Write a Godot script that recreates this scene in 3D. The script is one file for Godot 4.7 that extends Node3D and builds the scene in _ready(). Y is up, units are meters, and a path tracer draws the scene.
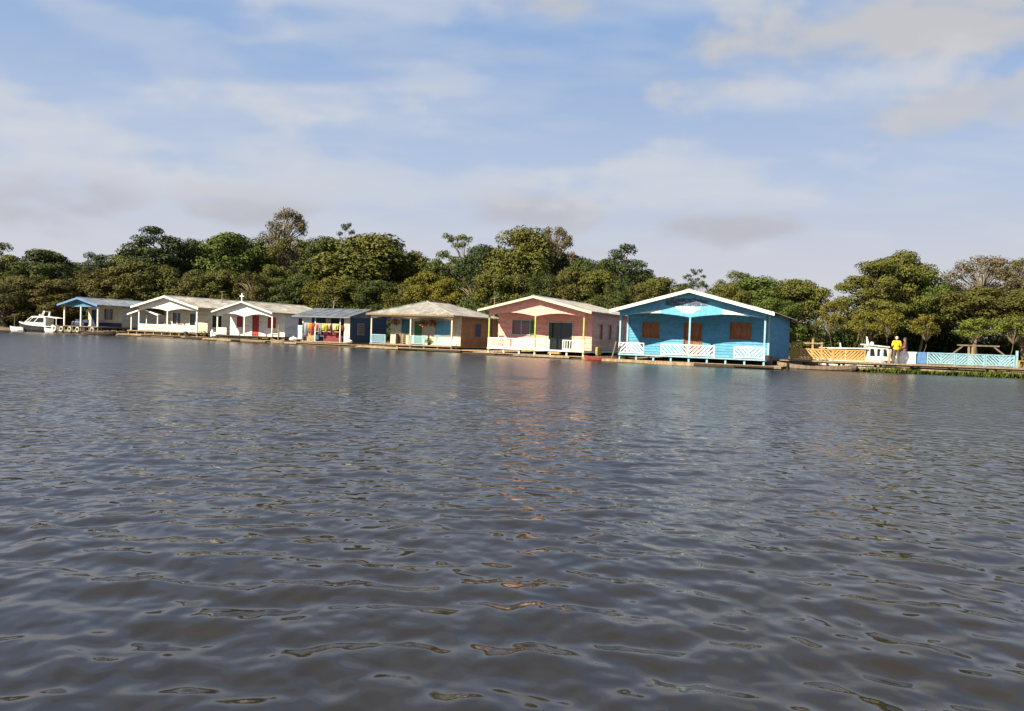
extends Node3D
# A row of floating wooden houses on a river, with wooded bank behind. Metres, y up.

var MAT := {}
var TEX := {}
var names := {}
var cube: BoxMesh

# ---------------------------------------------------------------- mesh builder
class MB:
	var v := PackedVector3Array()
	var n := PackedVector3Array()
	var c := PackedColorArray()
	var ix := PackedInt32Array()
	var tint := Color(1, 1, 1)
	var colored := false

	func vert(p: Vector3, nn: Vector3) -> int:
		v.append(p)
		n.append(nn)
		if colored:
			c.append(tint)
		return v.size() - 1

	# corners counter-clockwise seen from outside
	func quad(a: Vector3, b: Vector3, cc: Vector3, d: Vector3) -> void:
		var nn := (b - a).cross(d - a).normalized()
		if nn.length_squared() < 0.5:
			nn = (cc - b).cross(d - b).normalized()
		var i := vert(a, nn)
		vert(b, nn)
		vert(cc, nn)
		vert(d, nn)
		ix.append_array(PackedInt32Array([i, i + 2, i + 1, i, i + 3, i + 2]))

	func tri(a: Vector3, b: Vector3, cc: Vector3) -> void:
		var nn := (b - a).cross(cc - a).normalized()
		var i := vert(a, nn)
		vert(b, nn)
		vert(cc, nn)
		ix.append_array(PackedInt32Array([i, i + 2, i + 1]))

	func hexa(p: Array) -> void:   # 8 corners: bottom 0-3 ccw seen from above, top 4-7
		quad(p[3], p[2], p[1], p[0])
		quad(p[4], p[5], p[6], p[7])
		for k in 4:
			var m := (k + 1) % 4
			quad(p[k], p[m], p[m + 4], p[k + 4])

	func span(a: Vector3, b: Vector3, t := Transform3D()) -> void:   # box between two corners
		var lo := a.min(b)
		var hi := a.max(b)
		hexa([t * Vector3(lo.x, lo.y, hi.z), t * Vector3(hi.x, lo.y, hi.z), t * Vector3(hi.x, lo.y, lo.z), t * Vector3(lo.x, lo.y, lo.z),
			t * Vector3(lo.x, hi.y, hi.z), t * Vector3(hi.x, hi.y, hi.z), t * Vector3(hi.x, hi.y, lo.z), t * Vector3(lo.x, hi.y, lo.z)])

	func beam(p0: Vector3, p1: Vector3, wide: float, high: float, upv := Vector3.UP) -> void:
		var z := (p1 - p0).normalized()
		var x := upv.cross(z)
		if x.length_squared() < 1e-6:
			x = Vector3.RIGHT.cross(z)
		x = x.normalized()
		var y := z.cross(x)
		span(Vector3(-wide / 2, -high / 2, 0), Vector3(wide / 2, high / 2, p0.distance_to(p1)), Transform3D(Basis(x, y, z), p0))

	func tube(p0: Vector3, p1: Vector3, r0: float, r1: float, seg := 8, caps := true) -> void:
		var z := (p1 - p0).normalized()
		var x := z.cross(Vector3.UP if absf(z.y) < 0.9 else Vector3.RIGHT).normalized()
		var y := z.cross(x)
		var i := v.size()
		for k in seg + 1:
			var a := TAU * k / seg
			var d := x * cos(a) + y * sin(a)
			vert(p0 + d * r0, d)
			vert(p1 + d * r1, d)
		for k in seg:
			var q := i + 2 * k
			ix.append_array(PackedInt32Array([q, q + 1, q + 2, q + 1, q + 3, q + 2]))
		if caps:
			for e in 2:
				var ctr := vert(p1 if e else p0, z if e else -z)
				for k in seg + 1:
					var a := TAU * k / seg
					vert((p1 if e else p0) + (x * cos(a) + y * sin(a)) * (r1 if e else r0), z if e else -z)
				for k in seg:
					if e:
						ix.append_array(PackedInt32Array([ctr, ctr + k + 2, ctr + k + 1]))
					else:
						ix.append_array(PackedInt32Array([ctr, ctr + k + 1, ctr + k + 2]))

	# polygon in xy (any turn), from z0 (back) to z1 (front)
	func prism(poly: PackedVector2Array, z0: float, z1: float, t := Transform3D()) -> void:
		var pts := poly
		if Geometry2D.is_polygon_clockwise(pts):
			pts = pts.duplicate()
			pts.reverse()
		var tr := Geometry2D.triangulate_polygon(pts)
		for k in range(0, tr.size(), 3):
			var a := pts[tr[k]]
			var b := pts[tr[k + 1]]
			var cc := pts[tr[k + 2]]
			if (b - a).cross(cc - a) < 0:
				var sw := b
				b = cc
				cc = sw
			tri(t * Vector3(a.x, a.y, z1), t * Vector3(b.x, b.y, z1), t * Vector3(cc.x, cc.y, z1))
			tri(t * Vector3(a.x, a.y, z0), t * Vector3(cc.x, cc.y, z0), t * Vector3(b.x, b.y, z0))
		for k in pts.size():
			var a := pts[k]
			var b := pts[(k + 1) % pts.size()]
			quad(t * Vector3(a.x, a.y, z0), t * Vector3(b.x, b.y, z0), t * Vector3(b.x, b.y, z1), t * Vector3(a.x, a.y, z1))

	# turned profile of (radius, height) points about y
	func lathe(prof: Array, at: Vector3, seg := 16) -> void:
		for k in prof.size() - 1:
			var p: Vector2 = prof[k]
			var q: Vector2 = prof[k + 1]
			var sl := Vector2(q.y - p.y, p.x - q.x).normalized()
			var i := v.size()
			for s in seg + 1:
				var a := TAU * s / seg
				var d := Vector3(cos(a), 0, sin(a))
				var nn := d * sl.x + Vector3.UP * sl.y
				vert(at + d * p.x + Vector3.UP * p.y, nn)
				vert(at + d * q.x + Vector3.UP * q.y, nn)
			for s in seg:
				var o := i + 2 * s
				ix.append_array(PackedInt32Array([o, o + 2, o + 1, o + 1, o + 2, o + 3]))

	# corrugated sheet: a-b along the eave, d-c along the ridge, ribs run up the slope
	func sheet(a: Vector3, b: Vector3, cc: Vector3, d: Vector3, rib: float, amp := 0.016) -> void:
		var up := (b - a).cross(d - a).normalized()
		if up.y < 0:
			up = -up
		var cnt := maxi(2, int(maxf(a.distance_to(b), d.distance_to(cc)) / rib * 2.0))
		for k in cnt:
			var s0 := float(k) / cnt
			var s1 := float(k + 1) / cnt
			var o0 := up * (amp if k % 2 else -amp)
			var o1 := up * (-amp if k % 2 else amp)
			quad(a.lerp(b, s0) + o0, a.lerp(b, s1) + o1, d.lerp(cc, s1) + o1, d.lerp(cc, s0) + o0)
		var dn := up * -0.045
		quad(b + dn, a + dn, d + dn, cc + dn)
		quad(a + dn, b + dn, b, a)
		quad(b + dn, cc + dn, cc, b)
		quad(d + dn, a + dn, a, d)

	func mesh() -> ArrayMesh:
		var arr := []
		arr.resize(Mesh.ARRAY_MAX)
		arr[Mesh.ARRAY_VERTEX] = v
		arr[Mesh.ARRAY_NORMAL] = n
		if colored:
			arr[Mesh.ARRAY_COLOR] = c
		arr[Mesh.ARRAY_INDEX] = ix
		var m := ArrayMesh.new()
		m.add_surface_from_arrays(Mesh.PRIMITIVE_TRIANGLES, arr)
		return m

# ---------------------------------------------------------------- nodes
func numbered(called: String) -> String:
	var k: int = names.get(called, -1) + 1
	names[called] = k
	return called if k == 0 else "%s_%03d" % [called, k]

func tag(o: Node, label: String, category: String, group := "", kind := "") -> Node:
	if label != "":
		o.set_meta("label", label)
	if category != "":
		o.set_meta("category", category)
	if group != "":
		o.set_meta("group", group)
	if kind != "":
		o.set_meta("kind", kind)
	return o

func thing(called: String, label: String, category: String, at := Vector3.ZERO, yaw := 0.0, group := "") -> Node3D:
	var o := Node3D.new()
	o.name = numbered(called)
	add_child(o)
	o.position = at
	o.rotation.y = -deg_to_rad(yaw)
	tag(o, label, category, group)
	return o

func put(mb: MB, called: String, mat: Material, parent: Node) -> MeshInstance3D:
	return put_mesh(mb.mesh(), called, mat, parent)

func put_mesh(m: Mesh, called: String, mat: Material, parent: Node) -> MeshInstance3D:
	var o := MeshInstance3D.new()
	o.mesh = m
	o.material_override = mat
	if parent == self:
		o.name = numbered(called)
		add_child(o)
	else:
		o.name = called
		parent.add_child(o, true)
	return o

func box(parent: Node, called: String, mat: Material, a: Vector3, b: Vector3, t := Transform3D()) -> MeshInstance3D:
	var mb := MB.new()
	mb.span(a, b, t)
	return put(mb, called, mat, parent)

# a plain bar as a shared unit cube stretched between two points
func bar(parent: Node, called: String, mat: Material, p0: Vector3, p1: Vector3, wide: float, thick: float, facing := Vector3.BACK) -> MeshInstance3D:
	var o := put_mesh(cube, called, mat, parent)
	var y := (p1 - p0).normalized()
	var x := y.cross(facing).normalized()
	o.transform = Transform3D(Basis(x * wide, y * p0.distance_to(p1), x.cross(y) * thick), (p0 + p1) / 2)
	return o

# ---------------------------------------------------------------- materials (colours are linear reflectances)
func lin(r: float, g: float, b: float) -> Color:
	return Color(r, g, b).linear_to_srgb()

func mat(key: String, r: float, g: float, b: float, rough := 0.8, tex := "blotch", scale := 0.45) -> StandardMaterial3D:
	var m := StandardMaterial3D.new()
	m.albedo_color = lin(r, g, b)
	m.roughness = rough
	m.vertex_color_use_as_albedo = true
	if tex != "":
		m.albedo_texture = TEX[tex]
		m.uv1_triplanar = true
		m.uv1_world_triplanar = true
		m.uv1_scale = Vector3.ONE * scale
	MAT[key] = m
	return m

func noise_tex(seed_: int, freq: float, oct: int, lo: float, hi: float, stretch := 1.0, size := 512) -> ImageTexture:
	var f := FastNoiseLite.new()
	f.seed = seed_
	f.frequency = freq
	f.noise_type = FastNoiseLite.TYPE_SIMPLEX_SMOOTH
	f.fractal_octaves = oct
	f.fractal_gain = 0.6
	var src := f.get_seamless_image(size, int(size / stretch), false, false, 0.15, true)
	src.convert(Image.FORMAT_RGB8)
	if stretch != 1.0:
		src.resize(size, size, Image.INTERPOLATE_CUBIC)
	var d := src.get_data()
	for k in d.size():
		d[k] = int(clampf(lo + (hi - lo) * d[k] / 255.0, 0, 1) * 255)
	return ImageTexture.create_from_image(Image.create_from_data(size, size, false, Image.FORMAT_RGB8, d))

func materials() -> void:
	cube = BoxMesh.new()
	TEX.blotch = noise_tex(11, 0.012, 6, 0.8, 1.08)
	TEX.grain = noise_tex(12, 0.02, 5, 0.62, 1.12, 8.0)
	TEX.rust = noise_tex(13, 0.01, 6, 0.5, 1.2)
	mat("blue_paint", 0.075, 0.3, 0.5)
	mat("pale_blue_paint", 0.22, 0.4, 0.52)
	mat("railing_paint", 0.62, 0.7, 0.73)
	mat("tyre_paint", 0.45, 0.43, 0.4)
	mat("white_paint", 0.76, 0.75, 0.72)
	mat("cream_paint", 0.533, 0.49, 0.387)
	mat("pink_paint", 0.84, 0.41, 0.35)
	mat("red_paint", 0.344, 0.0258, 0.0301)
	mat("maroon_paint", 0.146, 0.0172, 0.0301)
	mat("navy_paint", 0.0172, 0.0301, 0.086)
	mat("dark_blue_paint", 0.0189, 0.0533, 0.12)
	mat("trim_blue_paint", 0.0774, 0.198, 0.43)
	mat("teal_paint", 0.0387, 0.163, 0.206)
	mat("sky_paint", 0.1, 0.36, 0.56)
	mat("lime_paint", 0.327, 0.361, 0.0688)
	mat("green_paint", 0.0344, 0.172, 0.0688)
	mat("orange_paint", 0.5, 0.3, 0.11)
	mat("ochre_paint", 0.344, 0.241, 0.0516)
	mat("brown_wood", 0.27, 0.1, 0.04, 0.75, "grain", 0.8)
	mat("tan_wood", 0.25, 0.17, 0.085, 0.85, "grain", 0.5)
	mat("pale_wood", 0.361, 0.267, 0.146, 0.85, "grain", 0.6)
	mat("grey_wood", 0.181, 0.146, 0.107, 0.9, "grain", 0.5)
	mat("raft_wood", 0.3, 0.23, 0.15, 0.9, "grain", 0.4)
	mat("dark_wood", 0.0387, 0.0275, 0.0198, 0.9, "grain", 0.5)
	mat("log_bark", 0.0774, 0.0559, 0.0387, 0.95, "grain", 0.6)
	mat("white_roof", 0.43, 0.413, 0.387, 0.6, "rust", 0.2)
	mat("grey_roof", 0.3, 0.295, 0.285, 0.6, "rust", 0.2)
	mat("cream_roof", 0.385, 0.375, 0.355, 0.6, "rust", 0.2)
	mat("blue_roof", 0.198, 0.241, 0.318, 0.5, "rust", 0.2)
	mat("slate_roof", 0.155, 0.181, 0.232, 0.5, "rust", 0.2)
	mat("black_rubber", 0.0215, 0.0215, 0.0232, 0.7)
	mat("black_plastic", 0.0172, 0.0172, 0.0189, 0.5)
	mat("white_gel", 0.78, 0.78, 0.76, 0.25)
	mat("dark_gel", 0.0172, 0.0189, 0.0241, 0.3)
	mat("curtain_red", 0.224, 0.0258, 0.0301)
	mat("white_cloth", 0.8, 0.8, 0.8, 0.9)
	mat("skin", 0.22, 0.11, 0.065, 0.6, "")
	mat("yellow_cloth", 0.585, 0.378, 0.0129, 0.9)
	mat("grey_cloth", 0.0774, 0.0731, 0.0688, 0.9)
	mat("brown_cloth", 0.103, 0.043, 0.0387, 0.9)
	mat("hair_black", 0.012, 0.01, 0.009, 0.6, "")
	mat("cap_white", 0.516, 0.482, 0.43, 0.9)
	mat("metal_grey", 0.258, 0.258, 0.258, 0.45)
	mat("red_hull", 0.2, 0.03, 0.016, 0.6, "grain", 0.6)
	mat("green_hull", 0.043, 0.12, 0.043, 0.6, "grain", 0.6)
	mat("grey_hull", 0.241, 0.189, 0.138, 0.8, "grain", 0.6)
	mat("clay", 0.258, 0.086, 0.043, 0.85)
	mat("soil", 0.103, 0.0774, 0.0387, 0.95, "blotch", 0.1)
	mat("tank_white", 0.8, 0.82, 0.84, 0.5)
	var g := StandardMaterial3D.new()
	g.albedo_color = Color(0.05, 0.08, 0.07, 0.12)
	g.transparency = BaseMaterial3D.TRANSPARENCY_ALPHA
	g.roughness = 0.05
	MAT.glass = g
	var dg := StandardMaterial3D.new()
	dg.albedo_color = lin(0.012, 0.02, 0.02)
	dg.roughness = 0.06
	MAT.dark_glass = dg
	var tones := {"olive": Vector3(0.0739, 0.0806, 0.0151), "dark": Vector3(0.0426, 0.0582, 0.0134), "deep": Vector3(0.0269, 0.0426, 0.0129), "green": Vector3(0.056, 0.0806, 0.014), "pale": Vector3(0.0694, 0.0896, 0.0336), "drab": Vector3(0.0986, 0.084, 0.0448), "rust": Vector3(0.0739, 0.0672, 0.0185), "brown": Vector3(0.0627, 0.0638, 0.0151), "yellow": Vector3(0.0986, 0.0941, 0.0118), "lime": Vector3(0.0896, 0.112, 0.0161), "grass": Vector3(0.084, 0.123, 0.019)}
	for k in tones:
		var m := StandardMaterial3D.new()
		m.albedo_color = lin(tones[k].x, tones[k].y, tones[k].z)
		m.vertex_color_use_as_albedo = true
		m.roughness = 0.7
		m.metallic_specular = 0.3
		m.cull_mode = BaseMaterial3D.CULL_DISABLED
		m.backlight = Color(0.2, 0.22, 0.06)
		MAT["leaf_" + k] = m
	mat("bark", 0.172, 0.138, 0.0946, 0.95, "grain", 0.4)
	mat("pale_bark", 0.2, 0.175, 0.135, 0.95, "grain", 0.4)

# ---------------------------------------------------------------- camera, sky, sun
func dir_of(az: float, el: float) -> Vector3:
	return Vector3(sin(az) * cos(el), sin(el), -cos(az) * cos(el))

# the picture is exposed for the shaded porches: exposure up, sky radiance in proportion
const EXPOSURE := 2.8
const SKY_SHARE := 1.0 / EXPOSURE

func make_sky() -> Image:
	var w := 2048
	var h := 1024
	var fine := FastNoiseLite.new()
	fine.seed = 3
	fine.frequency = 1.0
	fine.fractal_octaves = 6
	fine.fractal_gain = 0.55
	var broad := FastNoiseLite.new()
	broad.seed = 8
	broad.frequency = 1.0
	broad.fractal_octaves = 3
	# cloud banks: azimuth, elevation (degrees), their half sizes, cover, warmth (1 = beige underside, 0 = white veil, -1 = grey)
	var banks := [[25.0, 21.0, 13.0, 3.6, 0.9, 0.9], [17.0, 23.5, 8.0, 2.2, 0.75, 0.4], [33.0, 15.0, 9.0, 2.0, 0.75, 0.9], [1.5, 23.6, 4.0, 2.0, 0.8, 1.0], [24.0, 17.5, 8.0, 1.3, 0.6, 0.0], [-33.0, 11.5, 12.0, 3.6, 0.65, 0.0], [-30.0, 7.4, 4.5, 1.9, 0.85, -1.0],
		[-18.0, 7.8, 5.0, 1.6, 0.8, -1.0], [1.0, 9.2, 5.5, 1.5, 0.85, -1.0], [15.0, 8.2, 7.5, 1.4, 0.85, -1.0], [-12.0, 11.0, 18.0, 2.6, 0.5, 0.0], [14.0, 11.0, 12.0, 2.6, 0.55, 0.0], [-26.0, 18.0, 10.0, 2.0, 0.3, 0.0], [-7.0, 18.5, 6.0, 1.2, 0.35, 0.0], [-12.0, 23.0, 12.0, 1.4, 0.4, 0.0],
		[70.0, 18.0, 25.0, 6.0, 0.7, 0.5], [120.0, 30.0, 30.0, 10.0, 0.6, 0.3], [-75.0, 16.0, 25.0, 5.0, 0.6, 0.0], [-130.0, 24.0, 25.0, 7.0, 0.5, 0.2], [175.0, 20.0, 25.0, 6.0, 0.5, 0.3], [40.0, 45.0, 30.0, 9.0, 0.5, 0.4], [-60.0, 50.0, 30.0, 10.0, 0.4, 0.2]]
	var f := PackedFloat32Array()
	f.resize(w * h * 3)
	var low := Vector3(0.63, 0.64, 0.69)
	var mid := Vector3(0.47, 0.565, 0.745)
	var top := Vector3(0.29, 0.435, 0.7)
	var zen := Vector3(0.4, 0.44, 0.54)
	# the banks that each column of the picture can meet
	var near := []
	for x in w:
		var list := []
		for b in banks:
			var da: float = absf(fposmod(360.0 * (x + 0.5) / w - b[0] + 180.0, 360.0) - 180.0)
			if da < b[2] * 2.0:
				list.append([da / b[2], b[1], b[3], b[4], b[5]])
		near.append(list)
	for y in h / 2 + 2:
		var el := PI / 2 - PI * (y + 0.5) / h
		var e := maxf(rad_to_deg(el), 0.0)
		var base := low.lerp(mid, smoothstep(3.0, 13.0, e)).lerp(top, smoothstep(10.0, 22.0, e)).lerp(zen, smoothstep(20.0, 70.0, e))
		for x in w:
			var az := TAU * (x + 0.5) / w
			var d := dir_of(az, el)
			var q := Vector2(d.x, d.z) / (maxf(d.y, 0.0) + 0.16)
			var n1 := fine.get_noise_3d(d.x * 5.0, d.y * 11.0, d.z * 5.0)
			var n3 := fine.get_noise_3d(q.x * 1.3, q.y * 3.4, 7.0)
			var n2 := broad.get_noise_3d(d.x * 3.0, d.y * 9.0, d.z * 3.0)
			var veil := clampf(0.2 + n3 * 1.3 + n2 * 0.5, 0.0, 1.0) * 0.45
			var col := base.lerp(Vector3(0.66, 0.68, 0.735), veil * (1.0 - smoothstep(30.0, 70.0, e) * 0.5))
			for b in near[x]:
				var u: float = b[0]
				var t: float = (e - b[1]) / b[2]
				if absf(t) > 2.0:
					continue
				var dens := exp(-(u * u + t * t) * 0.9) + n1 * 1.0 + n3 * 0.3 - 0.3
				var k: float = smoothstep(0.0, 0.7, dens) * b[3]
				if k <= 0.0:
					continue
				var tone := Vector3(0.66, 0.675, 0.72)
				if b[4] > 0.0:
					tone = tone.lerp(Vector3(0.57, 0.56, 0.565), b[4])
				elif b[4] < 0.0:
					tone = Vector3(0.5, 0.5, 0.55)
				col = col.lerp(tone, k)
			col *= SKY_SHARE
			var o := (y * w + x) * 3
			f[o] = col.x
			f[o + 1] = col.y
			f[o + 2] = col.z
	for y in range(h / 2 + 2, h):
		for x in range(0, w):
			var o := (y * w + x) * 3
			f[o] = low.x * SKY_SHARE
			f[o + 1] = low.y * SKY_SHARE
			f[o + 2] = low.z * SKY_SHARE
	return Image.create_from_data(w, h, false, Image.FORMAT_RGBF, f.to_byte_array())

func camera_sky_sun() -> void:
	var cam := Camera3D.new()
	cam.name = "camera"
	add_child(cam)
	cam.fov = rad_to_deg(2.0 * atan(355.5 / 769.0))
	cam.far = 3000.0
	cam.near = 0.05
	var b := Basis(Vector3.RIGHT, -atan(20.3 / 769.0)) * Basis(Vector3.BACK, atan(0.034))
	cam.transform = Transform3D(b, Vector3(0, 1.6, 0))
	cam.current = true
	var env := Environment.new()
	env.background_mode = Environment.BG_SKY
	var sm := PanoramaSkyMaterial.new()
	sm.panorama = ImageTexture.create_from_image(make_sky())
	var sk := Sky.new()
	sk.sky_material = sm
	env.sky = sk
	env.tonemap_mode = Environment.TONE_MAPPER_LINEAR
	env.tonemap_exposure = EXPOSURE
	env.sdfgi_enabled = true
	env.ssao_enabled = true
	env.ssil_enabled = true
	var we := WorldEnvironment.new()
	we.name = "world"
	we.environment = env
	add_child(we)
	var sun := DirectionalLight3D.new()
	sun.name = "sun"
	sun.light_energy = 1.6
	sun.light_color = Color(1.0, 0.93, 0.8)
	sun.light_angular_distance = 0.5
	sun.shadow_enabled = true
	add_child(sun)
	sun.look_at_from_position(Vector3.ZERO, Vector3(0.95, -0.87, -0.65), Vector3.UP)

# ---------------------------------------------------------------- water and land
func graded(from: float, step: float, grow: float, to: float) -> PackedFloat32Array:
	var r := PackedFloat32Array()
	var x := from
	while x < to:
		r.append(x)
		x += step + grow * (x - from)
	return r

func water() -> void:
	var xs := PackedFloat32Array()
	var half := graded(0.0, 0.07, 0.0075, 105.0)
	half.append_array(PackedFloat32Array([112.0, 130.0, 180.0, 320.0, 900.0]))
	for k in range(half.size() - 1, 0, -1):
		xs.append(-half[k])
	xs.append_array(half)
	var zs := PackedFloat32Array([60.0, 20.0, 5.0])
	for d in graded(1.0, 0.045, 0.0036, 112.0):
		zs.append(-d)
	zs.append_array(PackedFloat32Array([-120.0, -150.0, -250.0, -600.0, -1200.0]))
	var rng := RandomNumberGenerator.new()
	rng.seed = 21
	# wind ripples: direction, wave number, height, phase
	var comps := []
	for k in 42:
		var wl := 0.14 * pow(1.052, k)
		var ang := deg_to_rad(111.0 + rng.randfn(0.0, 27.0))
		var kk := TAU / wl
		var slope := 0.028 * (1.0 - 0.75 * smoothstep(0.5, 1.0, wl))
		comps.append([cos(ang) * kk, sin(ang) * kk, slope / kk, rng.randf() * TAU, wl])
	for k in 5:
		var wl := 1.5 * pow(1.4, k)
		var ang := deg_to_rad(100.0 + rng.randfn(0.0, 25.0))
		var kk := TAU / wl
		comps.append([cos(ang) * kk, sin(ang) * kk, 0.006 / kk, rng.randf() * TAU, wl])
	var patch := FastNoiseLite.new()
	patch.seed = 5
	patch.frequency = 0.07
	patch.fractal_octaves = 2
	var v := PackedVector3Array()
	var nn := PackedVector3Array()
	v.resize(xs.size() * zs.size())
	nn.resize(v.size())
	var i := 0
	for zi in zs.size():
		var z := zs[zi]
		var dz := absf(zs[mini(zi + 1, zs.size() - 1)] - z)
		for xi in xs.size():
			var x := xs[xi]
			var dx := absf(xs[mini(xi + 1, xs.size() - 1)] - x)
			var y := 0.0
			var gx := 0.0
			var gz := 0.0
			if z < 4.0 and z > -111.0 and absf(x) < 104.0:
				# the water lies calmer towards the bank
				var gust := (1.0 + 0.7 * patch.get_noise_2d(x, z)) * lerpf(1.0, 0.8, smoothstep(9.0, 30.0, -z))
				var ms := maxf(dz * 3.0, dx * 2.0)
				for cp in comps:
					if cp[4] < ms:
						continue
					var fade: float = gust * smoothstep(ms, ms * 1.8, cp[4])
					var ph: float = cp[0] * x + cp[1] * z + cp[3]
					var s := sin(ph)
					var c: float = cos(ph) * cp[2] * fade
					y += cp[2] * fade * s
					gx += c * cp[0]
					gz += c * cp[1]
			v[i] = Vector3(x, y, z)
			nn[i] = Vector3(-gx, 1.0, -gz).normalized()
			i += 1
	# wind patches: glassy ripples out in the stream, ruffled skin towards the bank, with ragged mixed borders
	var mix := FastNoiseLite.new()
	mix.seed = 14
	mix.frequency = 0.16
	mix.fractal_octaves = 3
	var parts := [PackedInt32Array(), PackedInt32Array(), PackedInt32Array(), PackedInt32Array()]
	var nx := xs.size()
	for zi in zs.size() - 1:
		for xi in nx - 1:
			var a := zi * nx + xi
			var from_bank := -inland(xs[xi], zs[zi]) + 0.35 * xs[xi] + mix.get_noise_2d(xs[xi] * 0.5, zs[zi]) * 7.0 + rng.randfn(0.0, 1.6)
			var q := 0 if from_bank > 51.0 else (1 if from_bank > 46.0 else (2 if from_bank > 41.0 else 3))
			parts[q].append_array(PackedInt32Array([a, a + nx, a + 1, a + 1, a + nx, a + nx + 1]))
	var m := ArrayMesh.new()
	for q in 4:
		var arr := []
		arr.resize(Mesh.ARRAY_MAX)
		var remap := {}
		var sv := PackedVector3Array()
		var sn := PackedVector3Array()
		var si := PackedInt32Array()
		for k in parts[q]:
			if not remap.has(k):
				remap[k] = sv.size()
				sv.append(v[k])
				sn.append(nn[k])
			si.append(remap[k])
		arr[Mesh.ARRAY_VERTEX] = sv
		arr[Mesh.ARRAY_NORMAL] = sn
		arr[Mesh.ARRAY_INDEX] = si
		m.add_surface_from_arrays(Mesh.PRIMITIVE_TRIANGLES, arr)
	var wm := StandardMaterial3D.new()
	wm.albedo_color = lin(0.0128, 0.0112, 0.0092)
	wm.roughness = 0.23
	wm.metallic_specular = 0.5
	wm.uv1_triplanar = true
	wm.uv1_world_triplanar = true
	wm.uv1_scale = Vector3(0.16, 0.16, 0.16)
	wm.normal_enabled = true
	var f := FastNoiseLite.new()
	f.seed = 31
	f.frequency = 0.02
	f.fractal_octaves = 2
	f.fractal_gain = 0.4
	f.noise_type = FastNoiseLite.TYPE_SIMPLEX_SMOOTH
	var im := f.get_seamless_image(1024, 1024, false, false, 0.2, true)
	im.convert(Image.FORMAT_RGBA8)
	im.bump_map_to_normal_map(7.0)
	wm.normal_texture = ImageTexture.create_from_image(im)
	wm.normal_scale = 0.55
	var o := put_mesh(m, "water", null, self)
	for q in 4:
		var w2: StandardMaterial3D = wm.duplicate()
		w2.roughness = [0.08, 0.13, 0.18, 0.23][q]
		m.surface_set_material(q, w2)
	tag(o, "wide brown river with low wind ripples", "water", "", "structure")

# distance in metres inland from the shore line; negative on the river
func inland(x: float, z: float) -> float:
	# the bank runs behind the rafts, from beyond the launch to past the boardwalk
	var pts := [Vector2(-300, -170), Vector2(-64, -99), Vector2(-30, -88), Vector2(-8, -76), Vector2(14, -63), Vector2(24, -56.5), Vector2(40, -52), Vector2(300, -20)]
	for k in pts.size() - 1:
		var a: Vector2 = pts[k]
		var b: Vector2 = pts[k + 1]
		if x <= b.x or k == pts.size() - 2:
			var t := (x - a.x) / (b.x - a.x)
			return (a.y + (b.y - a.y) * t - z) * 0.88
	return 0.0

func land() -> void:
	var bump := FastNoiseLite.new()
	bump.seed = 9
	bump.frequency = 0.12
	bump.fractal_octaves = 3
	var xs := []
	for k in range(-60, 61):
		xs.append(k * 1.6 if absi(k) < 58 else signf(k) * (93.0 + (absi(k) - 57) * 400.0))
	var zs := []
	for k in 70:
		zs.append(-46.0 - k * 1.5 if k < 66 else -143.0 - (k - 65) * 300.0)
	var st := SurfaceTool.new()
	st.begin(Mesh.PRIMITIVE_TRIANGLES)
	st.set_smooth_group(0)
	for z in zs:
		for x in xs:
			var d := inland(x, z) + bump.get_noise_2d(x, z) * 1.5
			var y := lerpf(-1.6, 0.3, smoothstep(-4.0, 1.5, d)) + smoothstep(4.0, 40.0, d) * 0.5 + bump.get_noise_2d(x * 2, z * 2) * 0.12
			st.add_vertex(Vector3(x, y, z))
	var nx := xs.size()
	for zi in zs.size() - 1:
		for xi in nx - 1:
			var a := zi * nx + xi
			for q in [a, a + nx, a + 1, a + 1, a + nx, a + nx + 1]:
				st.add_index(q)
	st.generate_normals()
	tag(put_mesh(st.commit(), "riverbank_ground", MAT.soil, self), "low earthen river bank behind the floating houses", "ground", "", "structure")

# ---------------------------------------------------------------- vegetation
func leaf(mb: MB, p: Vector3, nrm: Vector3, size: float, rng: RandomNumberGenerator) -> void:
	var x := nrm.cross(Vector3(rng.randf_range(-1, 1), rng.randf_range(-1, 1), rng.randf_range(-1, 1))).normalized()
	var y := nrm.cross(x).normalized()
	var s := size * rng.randf_range(0.65, 1.3)
	var wid := s * rng.randf_range(0.45, 0.8)
	var bend := nrm * s * rng.randf_range(-0.15, 0.25)
	var g := rng.randf_range(0.75, 1.25)
	mb.tint = Color(g * rng.randf_range(0.88, 1.15), g, g * rng.randf_range(0.75, 1.2))
	var a := mb.vert(p - x * s * 0.5, nrm)
	mb.vert(p + y * wid * 0.5 + bend, (nrm + y * 0.3).normalized())
	mb.vert(p + x * s * 0.55, nrm)
	mb.vert(p - y * wid * 0.5 + bend, (nrm - y * 0.3).normalized())
	mb.ix.append_array(PackedInt32Array([a, a + 1, a + 2, a, a + 2, a + 3]))

func clump(mb: MB, c: Vector3, rad: Vector3, count: int, size: float, rng: RandomNumberGenerator, loose := 0.25) -> void:
	for k in count:
		var d := Vector3(rng.randfn(), rng.randfn(), rng.randfn()).normalized()
		if d.y < -0.35 and rng.randf() < 0.6:
			d.y = -d.y
		var r := 1.0 - absf(rng.randfn(0, loose)) + rng.randf() * 0.12
		var nrm := (d + Vector3(rng.randfn(0, 0.45), rng.randfn(0.25, 0.45), rng.randfn(0, 0.45))).normalized()
		leaf(mb, c + d * rad * r, nrm, size, rng)

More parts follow.
